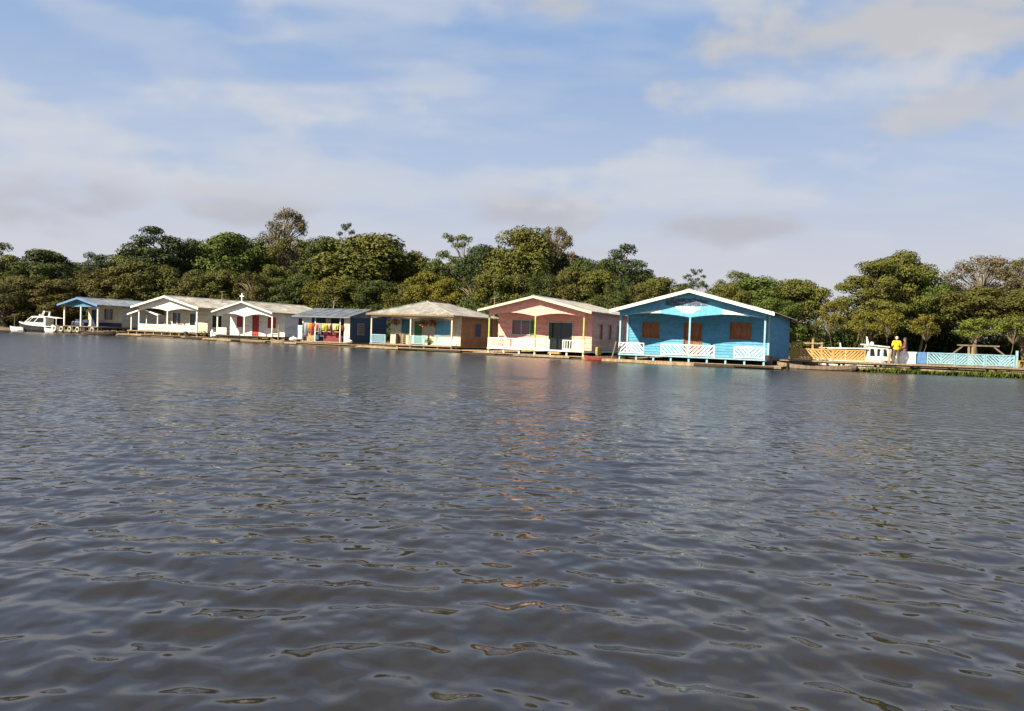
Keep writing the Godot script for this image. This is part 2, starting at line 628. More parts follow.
# trunk, limbs and crown of one tree shape, about 12 m tall and 5 m in radius (young: 4.5 / 1.7; shrub: 5 / 3)
func tree_shape(kind: String, seed_: int) -> Array:
	var rng := RandomNumberGenerator.new()
	rng.seed = seed_
	var crown := MB.new()
	crown.colored = true
	var wood := MB.new()
	var spots := []
	var top := 8.5
	var tr := 0.26
	match kind:
		"dome":
			for k in 84:
				var a := rng.randf() * TAU
				var u := rng.randf_range(-0.95, 1.0)
				var ring := sqrt(maxf(0.0, 1 - u * u)) if u > 0 else 1.0 - 0.25 * u * u
				var f := rng.randf_range(0.55, 0.92) if k % 4 else rng.randf_range(0.1, 0.5)
				var c := Vector3(cos(a) * ring * 4.3 * f, 6.6 + u * 4.6 * lerpf(0.85, 1.0, f), sin(a) * ring * 4.3 * f)
				spots.append(c)
				var r := rng.randf_range(0.8, 1.5)
				clump(crown, c, Vector3(r, r * 0.72, r), int(190 * r * r), 0.27, rng, 0.32)
		"canopy":
			# high spreading crown on a clear trunk
			for k in 76:
				var a := rng.randf() * TAU
				var u := rng.randf_range(-0.3, 1.0)
				var ring := sqrt(maxf(0.0, 1 - u * u)) if u > 0 else 1.0
				var f := rng.randf_range(0.5, 0.95) if k % 4 else rng.randf_range(0.1, 0.5)
				var c := Vector3(cos(a) * ring * 4.4 * f, 7.0 + u * 4.2 * lerpf(0.85, 1.0, f), sin(a) * ring * 4.4 * f)
				spots.append(c)
				var r := rng.randf_range(0.8, 1.5)
				clump(crown, c, Vector3(r, r * 0.66, r), int(190 * r * r), 0.25, rng, 0.32)
		"shrubtree":
			for k in 66:
				var a := rng.randf() * TAU
				var u := rng.randf_range(-0.8, 1.0)
				var f := rng.randf_range(0.4, 1.0)
				var c := Vector3(cos(a) * 4.0 * f * (1.0 - 0.45 * maxf(u, 0.0)), 6.2 + u * 4.9, sin(a) * 4.0 * f * (1.0 - 0.45 * maxf(u, 0.0)))
				spots.append(c)
				var r := rng.randf_range(0.6, 1.2)
				clump(crown, c, Vector3(r, r * 1.1, r), int(190 * r * r), 0.24, rng, 0.45)
		"layered":
			for lv in 6:
				var yy := 3.8 + lv * 1.38
				var rr := [4.2, 4.5, 4.4, 3.9, 3.0, 1.6][lv] as float
				var cnt := [12, 14, 13, 11, 8, 4][lv] as int
				for k in cnt:
					var a := TAU * (k + rng.randf() * 0.8) / cnt + lv
					var f := rng.randf_range(0.45, 1.0)
					var c := Vector3(cos(a) * rr * f, yy + rng.randf_range(-0.7, 0.7), sin(a) * rr * f)
					spots.append(c)
					var r := rng.randf_range(0.9, 1.4)
					clump(crown, c, Vector3(r, r * 0.5, r), int(190 * r * r), 0.26, rng, 0.32)
		"sparse":
			tr = 0.22
			top = 9.5
			for k in 90:
				var a := rng.randf() * TAU
				var u := rng.randf_range(-0.5, 1.0)
				var ring := sqrt(maxf(0.0, 1 - u * u * 0.95)) if u > 0 else 1.0
				var f := rng.randf_range(0.45, 1.0)
				var c := Vector3(cos(a) * ring * 4.4 * f, 7.6 + u * 4.0, sin(a) * ring * 4.4 * f)
				spots.append(c)
				var r := rng.randf_range(0.6, 1.1)
				clump(crown, c, Vector3(r, r * 0.6, r), int(150 * r * r), 0.21, rng, 0.5)
		"airy":
			tr = 0.16
			top = 8.0
			for k in 34:
				var a := TAU * k * 0.382 + rng.randf() * 0.7
				var f := sqrt((k + 0.5) / 34.0)
				var c := Vector3(cos(a) * 4.2 * f, 11.4 - 3.4 * f * f + rng.randf_range(-1.6, 0.5), sin(a) * 4.2 * f)
				spots.append(c)
				clump(crown, c, Vector3(0.8, 0.36, 0.8), 85, 0.27, rng, 0.45)
		"young":
			tr = 0.06
			top = 2.2
			for k in 30:
				var a := rng.randf() * TAU
				var u := rng.randf_range(-0.6, 1.0)
				var ring := sqrt(1 - u * u * 0.9)
				var f := rng.randf_range(0.3, 1.0)
				var c := Vector3(cos(a) * ring * 1.45 * f, 3.4 + u * 0.95, sin(a) * ring * 1.45 * f)
				spots.append(c)
				clump(crown, c, Vector3(0.46, 0.34, 0.46), 85, 0.15, rng, 0.4)
		"shrub":
			tr = 0.05
			top = 1.6
			for k in 30:
				var a := rng.randf() * TAU
				var f := sqrt(rng.randf())
				var c := Vector3(cos(a) * 2.5 * f, rng.randf_range(0.5, 4.3 - 2.0 * f), sin(a) * 2.5 * f)
				spots.append(c)
				clump(crown, c, Vector3(0.8, 0.7, 0.8), 90, 0.26, rng, 0.4)
	# trunk in leaning sections
	var p := Vector3(0, -0.6, 0)
	var sections := 5
	var path := [p]
	for k in sections:
		p += Vector3(rng.randfn(0, 0.035) * top, (top + 0.6) / sections, rng.randfn(0, 0.035) * top)
		path.append(p)
	for k in sections:
		wood.tube(path[k], path[k + 1], tr * (1.0 - 0.17 * k) * (1.25 if k == 0 else 1.0), tr * (1.0 - 0.17 * (k + 1)), 7, false)
	for c: Vector3 in spots:
		if kind in ["dome", "canopy"] and rng.randf() < 0.4:
			continue
		var t := clampf((c.y - top * 0.25) / top, 0.3, 0.95)
		var s := t * sections
		var k0 := mini(int(s), sections - 1)
		var q: Vector3 = (path[k0] as Vector3).lerp(path[k0 + 1], s - k0)
		q.y = minf(q.y, c.y - 0.1)
		var m := q.lerp(c, 0.55) + Vector3(0, (c - q).length() * 0.1, 0)
		var r := tr * (0.3 if kind == "young" else 0.42)
		wood.tube(q, m, r, r * 0.6, 5, false)
		wood.tube(m, c, r * 0.6, r * 0.2, 5, false)
	return [wood.mesh(), crown.mesh()]

func trees() -> void:
	var shapes := {}
	var size := {"canopy": Vector2(12, 5.2), "dome": Vector2(12, 5.2), "shrubtree": Vector2(12, 4.7), "layered": Vector2(11.6, 5.2), "sparse": Vector2(12.2, 5.0), "airy": Vector2(12, 5.0), "young": Vector2(4.6, 1.8), "shrub": Vector2(4.8, 3.0)}
	var cnt := {"canopy": 3, "dome": 4, "shrubtree": 3, "layered": 3, "sparse": 3, "airy": 2, "young": 3, "shrub": 2}
	for k in cnt:
		shapes[k] = []
		for s in cnt[k]:
			shapes[k].append(tree_shape(k, 100 + s * 17 + k.length() * 7))
	var rng := RandomNumberGenerator.new()
	rng.seed = 77
	var used := {}
	for r in TREES:
		var kind: String = r[1]
		used[kind] = used.get(kind, 0) + 1
		var sh: Array = shapes[kind][used[kind] % cnt[kind]]
		var t := thing(r[0], r[7], "tree", Vector3(r[3], 0.4, r[4]), rng.randf() * 360.0, r[8])
		var sc := Vector3(r[6] / size[kind].y, r[5] / size[kind].x, r[6] / size[kind].y)
		put_mesh(sh[0], "trunk", MAT.pale_bark if kind in ["sparse", "airy"] else MAT.bark, t).scale = sc
		put_mesh(sh[1], "crown", MAT["leaf_" + r[2]], t).scale = sc
	# the thicket under the trees: nobody could count its bushes
	var mb := MB.new()
	mb.colored = true
	for k in 9:
		var c := Vector3(rng.randfn(0, 0.7), rng.randf_range(0.3, 2.2), rng.randfn(0, 0.7))
		clump(mb, c, Vector3(0.8, 0.7, 0.8), 95, 0.17, rng, 0.4)
	var unit := mb.mesh()
	var spread := []
	for k in 1500:
		var x := rng.randf_range(-110.0, 60.0)
		var lo := 9.0 if x < 14.0 else 27.0
		var deep := rng.randf_range(lo, lo + 30.0)
		var z0 := -60.0
		# walk to the asked distance from the shore
		for it in 12:
			z0 -= (deep - inland(x, z0)) / 0.88
		spread.append(Vector3(x, 0.3, z0))
	var tones := ["brown", "dark", "dark", "deep"]
	var belts := ["brownish undergrowth filling the bank below the trees", "dusky green undergrowth filling the bank below the trees", "dark green undergrowth filling the bank below the trees", "deep green undergrowth filling the bank below the trees"]
	for q in 4:
		var mm := MultiMesh.new()
		mm.transform_format = MultiMesh.TRANSFORM_3D
		mm.mesh = unit
		mm.instance_count = spread.size() / 4
		for k in mm.instance_count:
			var s := rng.randf_range(0.9, 1.7)
			mm.set_instance_transform(k, Transform3D(Basis(Vector3.UP, rng.randf() * TAU).scaled(Vector3(s, s * rng.randf_range(0.8, 1.7), s)), spread[k * 4 + q]))
		var mi := MultiMeshInstance3D.new()
		mi.multimesh = mm
		mi.material_override = MAT["leaf_" + tones[q]]
		mi.name = numbered("undergrowth")
		add_child(mi)
		tag(mi, belts[q], "undergrowth", "", "stuff")

func floating_grass() -> void:
	var rng := RandomNumberGenerator.new()
	rng.seed = 41
	var beds := [[24.8, -49.9, 2.6, 0.45, "bright floating grass below the boardwalk under the person in yellow"], [30.6, -48.2, 5.2, 0.55, "floating grass along the raft logs below the blue railing"], [36.0, -47.2, 3.4, 0.8, "thick floating grass past the end of the blue railing"],
		[22.9, -50.5, 1.6, 0.3, "thin floating grass beyond the moored grey canoe"], [7.4, -54.3, 1.3, 0.3, "tuft of floating grass at the tip of the red canoe"]]
	for b in beds:
		var mb := MB.new()
		mb.colored = true
		for k in int(b[2] * 900):
			var u := rng.randf_range(-1, 1)
			var edge: float = b[3] * sqrt(maxf(0.05, 1 - u * u))
			var p := Vector3(u * b[2], -0.02, rng.randf_range(-1, 1) * edge)
			var h := rng.randf_range(0.14, 0.46) * (1.0 - 0.4 * absf(u))
			var lean := Vector3(rng.randfn(0, 0.4), 1, rng.randfn(0, 0.4)) * h
			var side := Vector3(rng.randfn(), 0, rng.randfn()).normalized() * 0.032
			var g := rng.randf_range(0.6, 1.3)
			mb.tint = Color(g * rng.randf_range(0.7, 1.3), g, g * 0.8)
			var nrm := (side.cross(lean)).normalized()
			if nrm.z < 0:
				nrm = -nrm
			var a := mb.vert(p - side, nrm)
			mb.vert(p + side, nrm)
			mb.vert(p + lean, nrm)
			mb.ix.append_array(PackedInt32Array([a, a + 1, a + 2]))
			if k % 3 == 0:
				leaf(mb, p + Vector3(0, 0.04, 0), Vector3(rng.randfn(0, 0.3), 1, rng.randfn(0, 0.3)).normalized(), 0.16, rng)
		var o := put(mb, "floating_grass", MAT.leaf_grass, self)
		o.position = Vector3(b[0], 0.02, b[1])
		o.rotation.y = -deg_to_rad(11.0)
		tag(o, b[4], "grass", "", "stuff")

# ---------------------------------------------------------------- house pieces
# a wall of lapped boards in the plane x-y, front at z = 0, with openings [x0, y0, x1, y1]
func siding(parent: Node, called: String, m: Material, t: Transform3D, w: float, h: float, holes := [], bh := 0.19) -> MeshInstance3D:
	var mb := MB.new()
	mb.colored = true
	var rng := RandomNumberGenerator.new()
	rng.seed = int(w * 100.0 + h * 37.0 + t.origin.x * 11.0)
	var row := -1
	var tones := []
	var ys := [0.0, h]
	var k := bh
	while k < h - 0.02:
		ys.append(k)
		k += bh
	for o in holes:
		for q in [o[1], o[3]]:
			if q > 0.0 and q < h:
				ys.append(q)
	ys.sort()
	for i in ys.size() - 1:
		var y0: float = ys[i]
		var y1: float = ys[i + 1]
		if y1 - y0 < 0.004:
			continue
		var runs := [[0.0, w]]
		for o in holes:
			if o[1] <= y0 + 0.002 and o[3] >= y1 - 0.002:
				var nr := []
				for r in runs:
					if o[2] <= r[0] or o[0] >= r[1]:
						nr.append(r)
						continue
					if o[0] > r[0]:
						nr.append([r[0], o[0]])
					if o[2] < r[1]:
						nr.append([o[2], r[1]])
				runs = nr
		var ph0 := fposmod(y0 + 0.0005, bh) / bh
		var z0 := 0.034 * (1.0 - ph0)
		var z1 := maxf(0.0, z0 - 0.034 * (y1 - y0) / bh)
		# each course is made of boards of a few metres, no two quite the same tone
		if int((y0 + 0.0005) / bh) != row:
			row = int((y0 + 0.0005) / bh)
			tones = []
			for q in 12:
				tones.append(rng.randf_range(0.8, 1.08))
		var off := fposmod(row * 1.37, 2.4)
		var pieces := []
		for r in runs:
			var a: float = r[0]
			while a < r[1] - 0.001:
				var nb := int(floor((a + off + 0.0005) / 2.4))
				var e := minf(r[1], (nb + 1) * 2.4 - off)
				pieces.append([a, maxf(e - 0.006, a + 0.001), tones[nb % 12]])
				a = e
		for r in pieces:
			mb.tint = Color(r[2], r[2], r[2])
			mb.hexa([t * Vector3(r[0], y0, z0), t * Vector3(r[1], y0, z0), t * Vector3(r[1], y0, -0.09), t * Vector3(r[0], y0, -0.09),
				t * Vector3(r[0], y1, z1), t * Vector3(r[1], y1, z1), t * Vector3(r[1], y1, -0.09), t * Vector3(r[0], y1, -0.09)])
	return put(mb, called, m, parent)

func frame_mesh(x0: float, y0: float, x1: float, y1: float, fw: float, zb: float, zf: float, t: Transform3D, sill := true) -> MB:
	var mb := MB.new()
	mb.span(Vector3(x0 - fw, y0, zb), Vector3(x0, y1, zf), t)
	mb.span(Vector3(x1, y0, zb), Vector3(x1 + fw, y1, zf), t)
	mb.span(Vector3(x0 - fw, y1, zb), Vector3(x1 + fw, y1 + fw, zf), t)
	if sill:
		mb.span(Vector3(x0 - fw - 0.03, y0 - fw, zb), Vector3(x1 + fw + 0.03, y0, zf + 0.03), t)
	return mb

# a window: frame with two closed shutter leaves, or with panes of glass
func window(parent: Node, t: Transform3D, o: Array, style: String, mf: Material, mi: Material, label := "") -> Node3D:
	var f := put(frame_mesh(o[0], o[1], o[2], o[3], 0.07, 0.0355, 0.06, t), "window", mf, parent)
	if label != "":
		f.set_meta("label", label)
	var mid: float = (o[0] + o[2]) / 2
	for s in 2:
		var a: float = o[0] + 0.008 if s == 0 else mid + 0.008
		var b: float = mid - 0.008 if s == 0 else o[2] - 0.008
		if style == "shutter":
			var mb := MB.new()
			mb.span(Vector3(a, o[1] + 0.008, -0.05), Vector3(b, o[3] - 0.008, 0.0), t)
			mb.span(Vector3(a + 0.03, o[1] + 0.12, 0.0), Vector3(b - 0.03, o[1] + 0.2, 0.02), t)
			mb.span(Vector3(a + 0.03, o[3] - 0.2, 0.0), Vector3(b - 0.03, o[3] - 0.12, 0.02), t)
			put(mb, "shutter", mi, f)
		else:
			var mb := MB.new()
			mb.span(Vector3(a, o[1] + 0.005, -0.055), Vector3(b, o[3] - 0.005, -0.045), t)
			put(mb, "pane", mi, f)
	if style == "pane":
		var mb := MB.new()
		mb.span(Vector3(mid - 0.025, o[1], -0.07), Vector3(mid + 0.025, o[3], -0.02), t)
		put(mb, "mullion", mf, f)
	return f

func door(parent: Node, t: Transform3D, o: Array, mf: Material, mi: Material, glass := false, double := false) -> Node3D:
	var f := put(frame_mesh(o[0], o[1], o[2], o[3], 0.08, 0.0355, 0.06, t, false), "door", mf, parent)
	var parts := 2 if double else 1
	var wd: float = (o[2] - o[0]) / parts
	for s in parts:
		var a: float = o[0] + wd * s + 0.01
		var b: float = o[0] + wd * (s + 1) - 0.01
		var mb := MB.new()
		if glass:
			mb.span(Vector3(a, o[1] + 0.02, -0.06), Vector3(b, o[3] - 0.01, -0.05), t)
			put(mb, "pane", mi, f)
		else:
			mb.span(Vector3(a, o[1] + 0.02, -0.06), Vector3(b, o[3] - 0.01, -0.01), t)
			for q in 2:
				var ya: float = lerpf(o[1], o[3], 0.08 + 0.46 * q)
				var yb: float = lerpf(o[1], o[3], 0.46 + 0.46 * q)
				var fr := frame_mesh(a + 0.12, ya + 0.04, b - 0.12, yb, 0.04, -0.01, 0.008, t)
				var off := mb.v.size()
				mb.v.append_array(fr.v)
				mb.n.append_array(fr.n)
				for ii in fr.ix:
					mb.ix.append(ii + off)
			put(mb, "door_leaf", mi, f)
		var hb := MB.new()
		hb.tube(t * Vector3(b - 0.07, o[1] + 1.0, -0.01), t * Vector3(b - 0.07, o[1] + 1.0, 0.05), 0.03, 0.03)
		put(hb, "handle", MAT.metal_grey, f)
	return f

# a railing along local x of t, standing on y = 0
func railing(parent: Node, t: Transform3D, length: float, h: float, style: String, m: Material, step := 0.2, fill := 0.48) -> Node3D:
	var mb := MB.new()
	mb.span(Vector3(0, h - 0.07, -0.035), Vector3(length, h, 0.035), t)
	mb.span(Vector3(0, 0.06, -0.03), Vector3(length, 0.12, 0.03), t)
	for e in [0.0, length - 0.07]:
		mb.span(Vector3(e, 0, -0.034), Vector3(e + 0.07, h - 0.07, 0.034), t)
	var r := put(mb, "railing", m, parent)
	var y0 := 0.12
	var y1 := h - 0.07
	var hh := y1 - y0
	var face := t.basis.z
	var rng := RandomNumberGenerator.new()
	rng.seed = int(length * 91.0 + t.origin.x * 17.0)
	match style:
		"picket":
			var n := int(length / step)
			for k in range(1, n):
				var x := length * k / n
				bar(r, "slat", m, t * Vector3(x + rng.randf_range(-0.02, 0.02), y0, 0), t * Vector3(x + rng.randf_range(-0.02, 0.02), y1, 0), rng.randf_range(0.042, 0.058), 0.03, face)
		"boards":
			for k in 3:
				var y := y0 + hh * (k + 0.5) / 3.0
				bar(r, "slat", m, t * Vector3(0.07, y, 0.0), t * Vector3(length - 0.07, y, 0.0), hh / 3.0 - 0.07, 0.025, face)
			var n := maxi(1, int(length / 1.6))
			for k in range(1, n):
				var x := length * k / n
				bar(r, "slat", m, t * Vector3(x, y0, 0.03), t * Vector3(x, y1, 0.03), 0.07, 0.025, face)
		"lattice":
			for dirn in [1.0, -1.0]:
				var x := -hh
				while x < length:
					var a := maxf(x, 0.07)
					var b := minf(x + hh, length - 0.07)
					if b - a > 0.08:
						var ya: float = y0 + (a - x) if dirn > 0 else y1 - (a - x)
						var yb: float = y0 + (b - x) if dirn > 0 else y1 - (b - x)
						bar(r, "slat", m, t * Vector3(a, ya, 0.012 * dirn), t * Vector3(b, yb, 0.012 * dirn), 0.055, 0.02, face)
					x += step
		_:
			# chevron: slats fall towards or rise from the middle ("vee", "peak"), or run one way ("fall", "rise")
			var halves := [[0.07, length / 2.0, -1.0], [length / 2.0, length - 0.07, 1.0]]
			if style == "peak":
				halves = [[0.07, length / 2.0, 1.0], [length / 2.0, length - 0.07, -1.0]]
			elif style == "fall":
				halves = [[0.07, length - 0.07, -1.0]]
			elif style == "rise":
				halves = [[0.07, length - 0.07, 1.0]]
			for hv in halves:
				var x: float = hv[0] - hh
				while x < hv[1]:
					var a := maxf(x, hv[0])
					var b := minf(x + hh, hv[1])
					if b - a > 0.07:
						var ya: float = y0 + (a - x) if hv[2] > 0 else y1 - (a - x)
						var yb: float = y0 + (b - x) if hv[2] > 0 else y1 - (b - x)
						var jx := rng.randf_range(-0.015, 0.015)
						bar(r, "slat", m, t * Vector3(a, ya + jx, 0), t * Vector3(b, yb - jx, 0), step * fill * rng.randf_range(0.85, 1.12), 0.025, face)
					x += step
			if halves.size() == 2:
				bar(r, "slat", m, t * Vector3(length / 2, y0, 0.0), t * Vector3(length / 2, y1, 0.0), 0.06, 0.045, face)
	return r

func at(x: float, y: float, j: float) -> Vector3:
	return Vector3(x, y, -j)

const FRONT := Basis.IDENTITY
var RIGHT := Basis(Vector3(0, 0, -1), Vector3.UP, Vector3(1, 0, 0))
var LEFT := Basis(Vector3(0, 0, 1), Vector3.UP, Vector3(-1, 0, 0))

# raft of logs and planks, stilts and the house deck
func raft(h: Node3D, x0: float, x1: float, j0: float, j1: float, deck: float, top: float, hx0: float, hx1: float, hj0: float, hj1: float, deck_mat: Material, seed_: int) -> void:
	var rng := RandomNumberGenerator.new()
	rng.seed = seed_
	var n := 5
	for k in n:
		var j := lerpf(j0 + 0.3, j1 - 0.3, float(k) / (n - 1))
		var r := rng.randf_range(0.25, 0.33)
		var mb := MB.new()
		mb.tube(at(x0 - rng.randf() * 0.5, top - 0.06 - r, j), at(x1 + rng.randf() * 0.5, top - 0.06 - r, j), r, r * 0.9, 12)
		put(mb, "float_log", MAT.log_bark, h)
	var y := top - 0.05
	var jj := j0
	var mbp := MB.new()
	while jj < j1:
		var wdt := rng.randf_range(0.16, 0.24)
		var a := x0 - rng.randf() * 0.25
		var b := x1 + rng.randf() * 0.25
		var dy := rng.randf() * 0.012
		mbp.span(at(a, y + dy, jj), at(b, y + 0.045 + dy, jj + wdt - 0.02))
		jj += wdt
	put(mbp, "raft_planks", MAT.raft_wood, h)
	# the ragged outer rim: boards of uneven length, tone and height
	var rx := x0 - 0.2
	while rx < x1:
		var ln := rng.randf_range(0.9, 3.2)
		var pick := rng.randf()
		if pick < 0.8:
			var hi := top - rng.randf_range(0.0, 0.05)
			box(h, "rim_board", MAT.raft_wood if pick < 0.35 else (MAT.grey_wood if pick < 0.55 else MAT.dark_wood), at(rx, hi - rng.randf_range(0.08, 0.17), j0 - 0.05 - rng.randf() * 0.05), at(minf(rx + ln, x1 + 0.2), hi, j0 - 0.005))
		rx += ln + 0.02
	if deck > top + 0.12:
		var ns := int((hx1 - hx0) / 1.2)
		for k in ns + 1:
			var x := lerpf(hx0 + 0.06, hx1 - 0.06, float(k) / ns)
			box(h, "stilt", deck_mat, at(x - 0.06, top - 0.02, hj0 + 0.06), at(x + 0.06, deck - 0.08, hj0 + 0.18))
			box(h, "stilt", MAT.dark_wood, at(x - 0.07, top - 0.02, (hj0 + hj1) / 2), at(x + 0.07, deck - 0.13, (hj0 + hj1) / 2 + 0.14))
	var mb := MB.new()
	var q := hj0
	while q < hj1 - 0.01:
		var e := minf(q + 0.15, hj1)
		mb.span(at(hx0, deck - 0.04, q), at(hx1, deck, e - 0.008))
		q += 0.15
	put(mb, "deck_floor", MAT.grey_wood, h)
	var sk := MB.new()
	sk.span(at(hx0 - 0.03, deck - 0.1, hj0 - 0.04), at(hx1 + 0.03, deck - 0.005, hj0))
	sk.span(at(hx0 - 0.04, deck - 0.15, hj0 + 0.003), at(hx0, deck - 0.043, hj1))
	sk.span(at(hx1, deck - 0.15, hj0 + 0.003), at(hx1 + 0.04, deck - 0.043, hj1))
	put(sk, "deck_skirt", deck_mat, h)

func rake(h: Node3D, w: float, ov: float, eave: float, ridge: float, j: float, m: Material, high := 0.2) -> void:
	# the two fascia boards that follow the gable
	var sl := (ridge - eave) / (w / 2 + ov)
	for s in [-1.0, 1.0]:
		var mb := MB.new()
		var poly := PackedVector2Array([Vector2(w / 2, ridge + 0.03), Vector2(w / 2 + s * (w / 2 + ov), eave + 0.03), Vector2(w / 2 + s * (w / 2 + ov), eave + 0.03 - high), Vector2(w / 2, ridge + 0.03 - high)])
		mb.prism(poly, -j, -j + 0.035)
		put(mb, "fascia_board", m, h)

func gable_roof(h: Node3D, w: float, ov: float, eave: float, ridge: float, j0: float, j1: float, m: Material, rib := 0.26) -> void:
	var x0 := -ov
	var x1 := w + ov
	for s in 2:
		var mb := MB.new()
		mb.colored = true
		var rng := RandomNumberGenerator.new()
		rng.seed = int(w * 50.0) + s
		var e := x0 if s == 0 else x1
		# sheets of about 1 m, each lapped a little over the next
		var n := maxi(1, int((j1 - j0) / 1.05))
		for k in n:
			var a := lerpf(j0, j1, float(k) / n)
			var b := lerpf(j0, j1, float(k + 1) / n)
			var lift := 0.006 * (k % 2) + rng.randf() * 0.014
			var g := rng.randf_range(0.78, 1.06)
			mb.tint = Color(g, g, g * rng.randf_range(0.94, 1.0))
			mb.sheet(at(e, eave + 0.05 + lift, a), at(e, eave + 0.05 + lift, b), at(w / 2, ridge + 0.05 + lift, b), at(w / 2, ridge + 0.05 + lift, a), rib)
		put(mb, "roof_slope", m, h)
	var cap := MB.new()
	for s in [-1.0, 1.0]:
		var sl := (ridge - eave) / (w / 2 + ov)
		cap.hexa([at(w / 2, ridge + 0.075, j0 - 0.02), at(w / 2 + s * 0.2, ridge + 0.075 - 0.2 * sl, j0 - 0.02), at(w / 2 + s * 0.2, ridge + 0.075 - 0.2 * sl, j1), at(w / 2, ridge + 0.075, j1),
			at(w / 2, ridge + 0.1, j0 - 0.02), at(w / 2 + s * 0.2, ridge + 0.09 - 0.2 * sl, j0 - 0.02), at(w / 2 + s * 0.2, ridge + 0.09 - 0.2 * sl, j1), at(w / 2, ridge + 0.1, j1)])
	put(cap, "ridge_cap", m, h)

# board over the porch front: top follows the gable, bottom has arches between the posts
func valance(h: Node3D, w: float, ov: float, eave: float, ridge: float, j: float, posts: Array, low: float, high: float, m: Material, thick := 0.05) -> MeshInstance3D:
	var sl := (ridge - eave) / (w / 2 + ov)
	var poly := PackedVector2Array()
	var e0 := eave + sl * ov - 0.02
	poly.append(Vector2(0, e0))
	poly.append(Vector2(w / 2, ridge - 0.02))
	poly.append(Vector2(w, e0))
	for k in range(posts.size() - 1, 0, -1):
		var a: float = posts[k]
		var b: float = posts[k - 1]
		for q in 11:
			if q == 0 and k < posts.size() - 1:
				continue
			var s := q / 10.0
			poly.append(Vector2(lerpf(a, b, s), low + (high - low) * sin(PI * s)))
	var mb := MB.new()
	mb.prism(poly, -j - thick, -j)
	return put(mb, "gable_board", m, h)

func gable_wall(h: Node3D, w: float, ov: float, eave: float, ridge: float, j: float, y0: float, m: Material) -> void:
	var sl := (ridge - eave) / (w / 2 + ov)
	var mb := MB.new()
	mb.prism(PackedVector2Array([Vector2(0.0, y0), Vector2(w, y0), Vector2(w, eave + sl * ov - 0.03), Vector2(w / 2, ridge - 0.03), Vector2(0.0, eave + sl * ov - 0.03)]), -j - 0.08, -j)
	put(mb, "gable_wall", m, h)

# the closed body of a gabled house: front, two sides, back
func body(h: Node3D, x0: float, w: float, j0: float, j1: float, deck: float, eave: float, front: Material, side: Material, fholes: Array, sholes: Array) -> void:
	siding(h, "front_wall", front, Transform3D(FRONT, at(x0, deck, j0)), w - x0, eave - deck, fholes)
	siding(h, "side_wall", side, Transform3D(RIGHT, at(w, deck, j0 + 0.092)), j1 - j0 - 0.092, eave - deck, sholes)
	siding(h, "side_wall", front, Transform3D(LEFT, at(x0, deck, j1)), j1 - j0 - 0.092, eave - deck, [])
	box(h, "back_wall", side, at(x0 + 0.092, deck, j1 - 0.1), at(w - 0.092, eave, j1))

func post(h: Node3D, m: Material, x: float, j: float, y0: float, y1: float, s := 0.11) -> void:
	box(h, "porch_post", m, at(x - s / 2, y0, j - s / 2), at(x + s / 2, y1, j + s / 2))

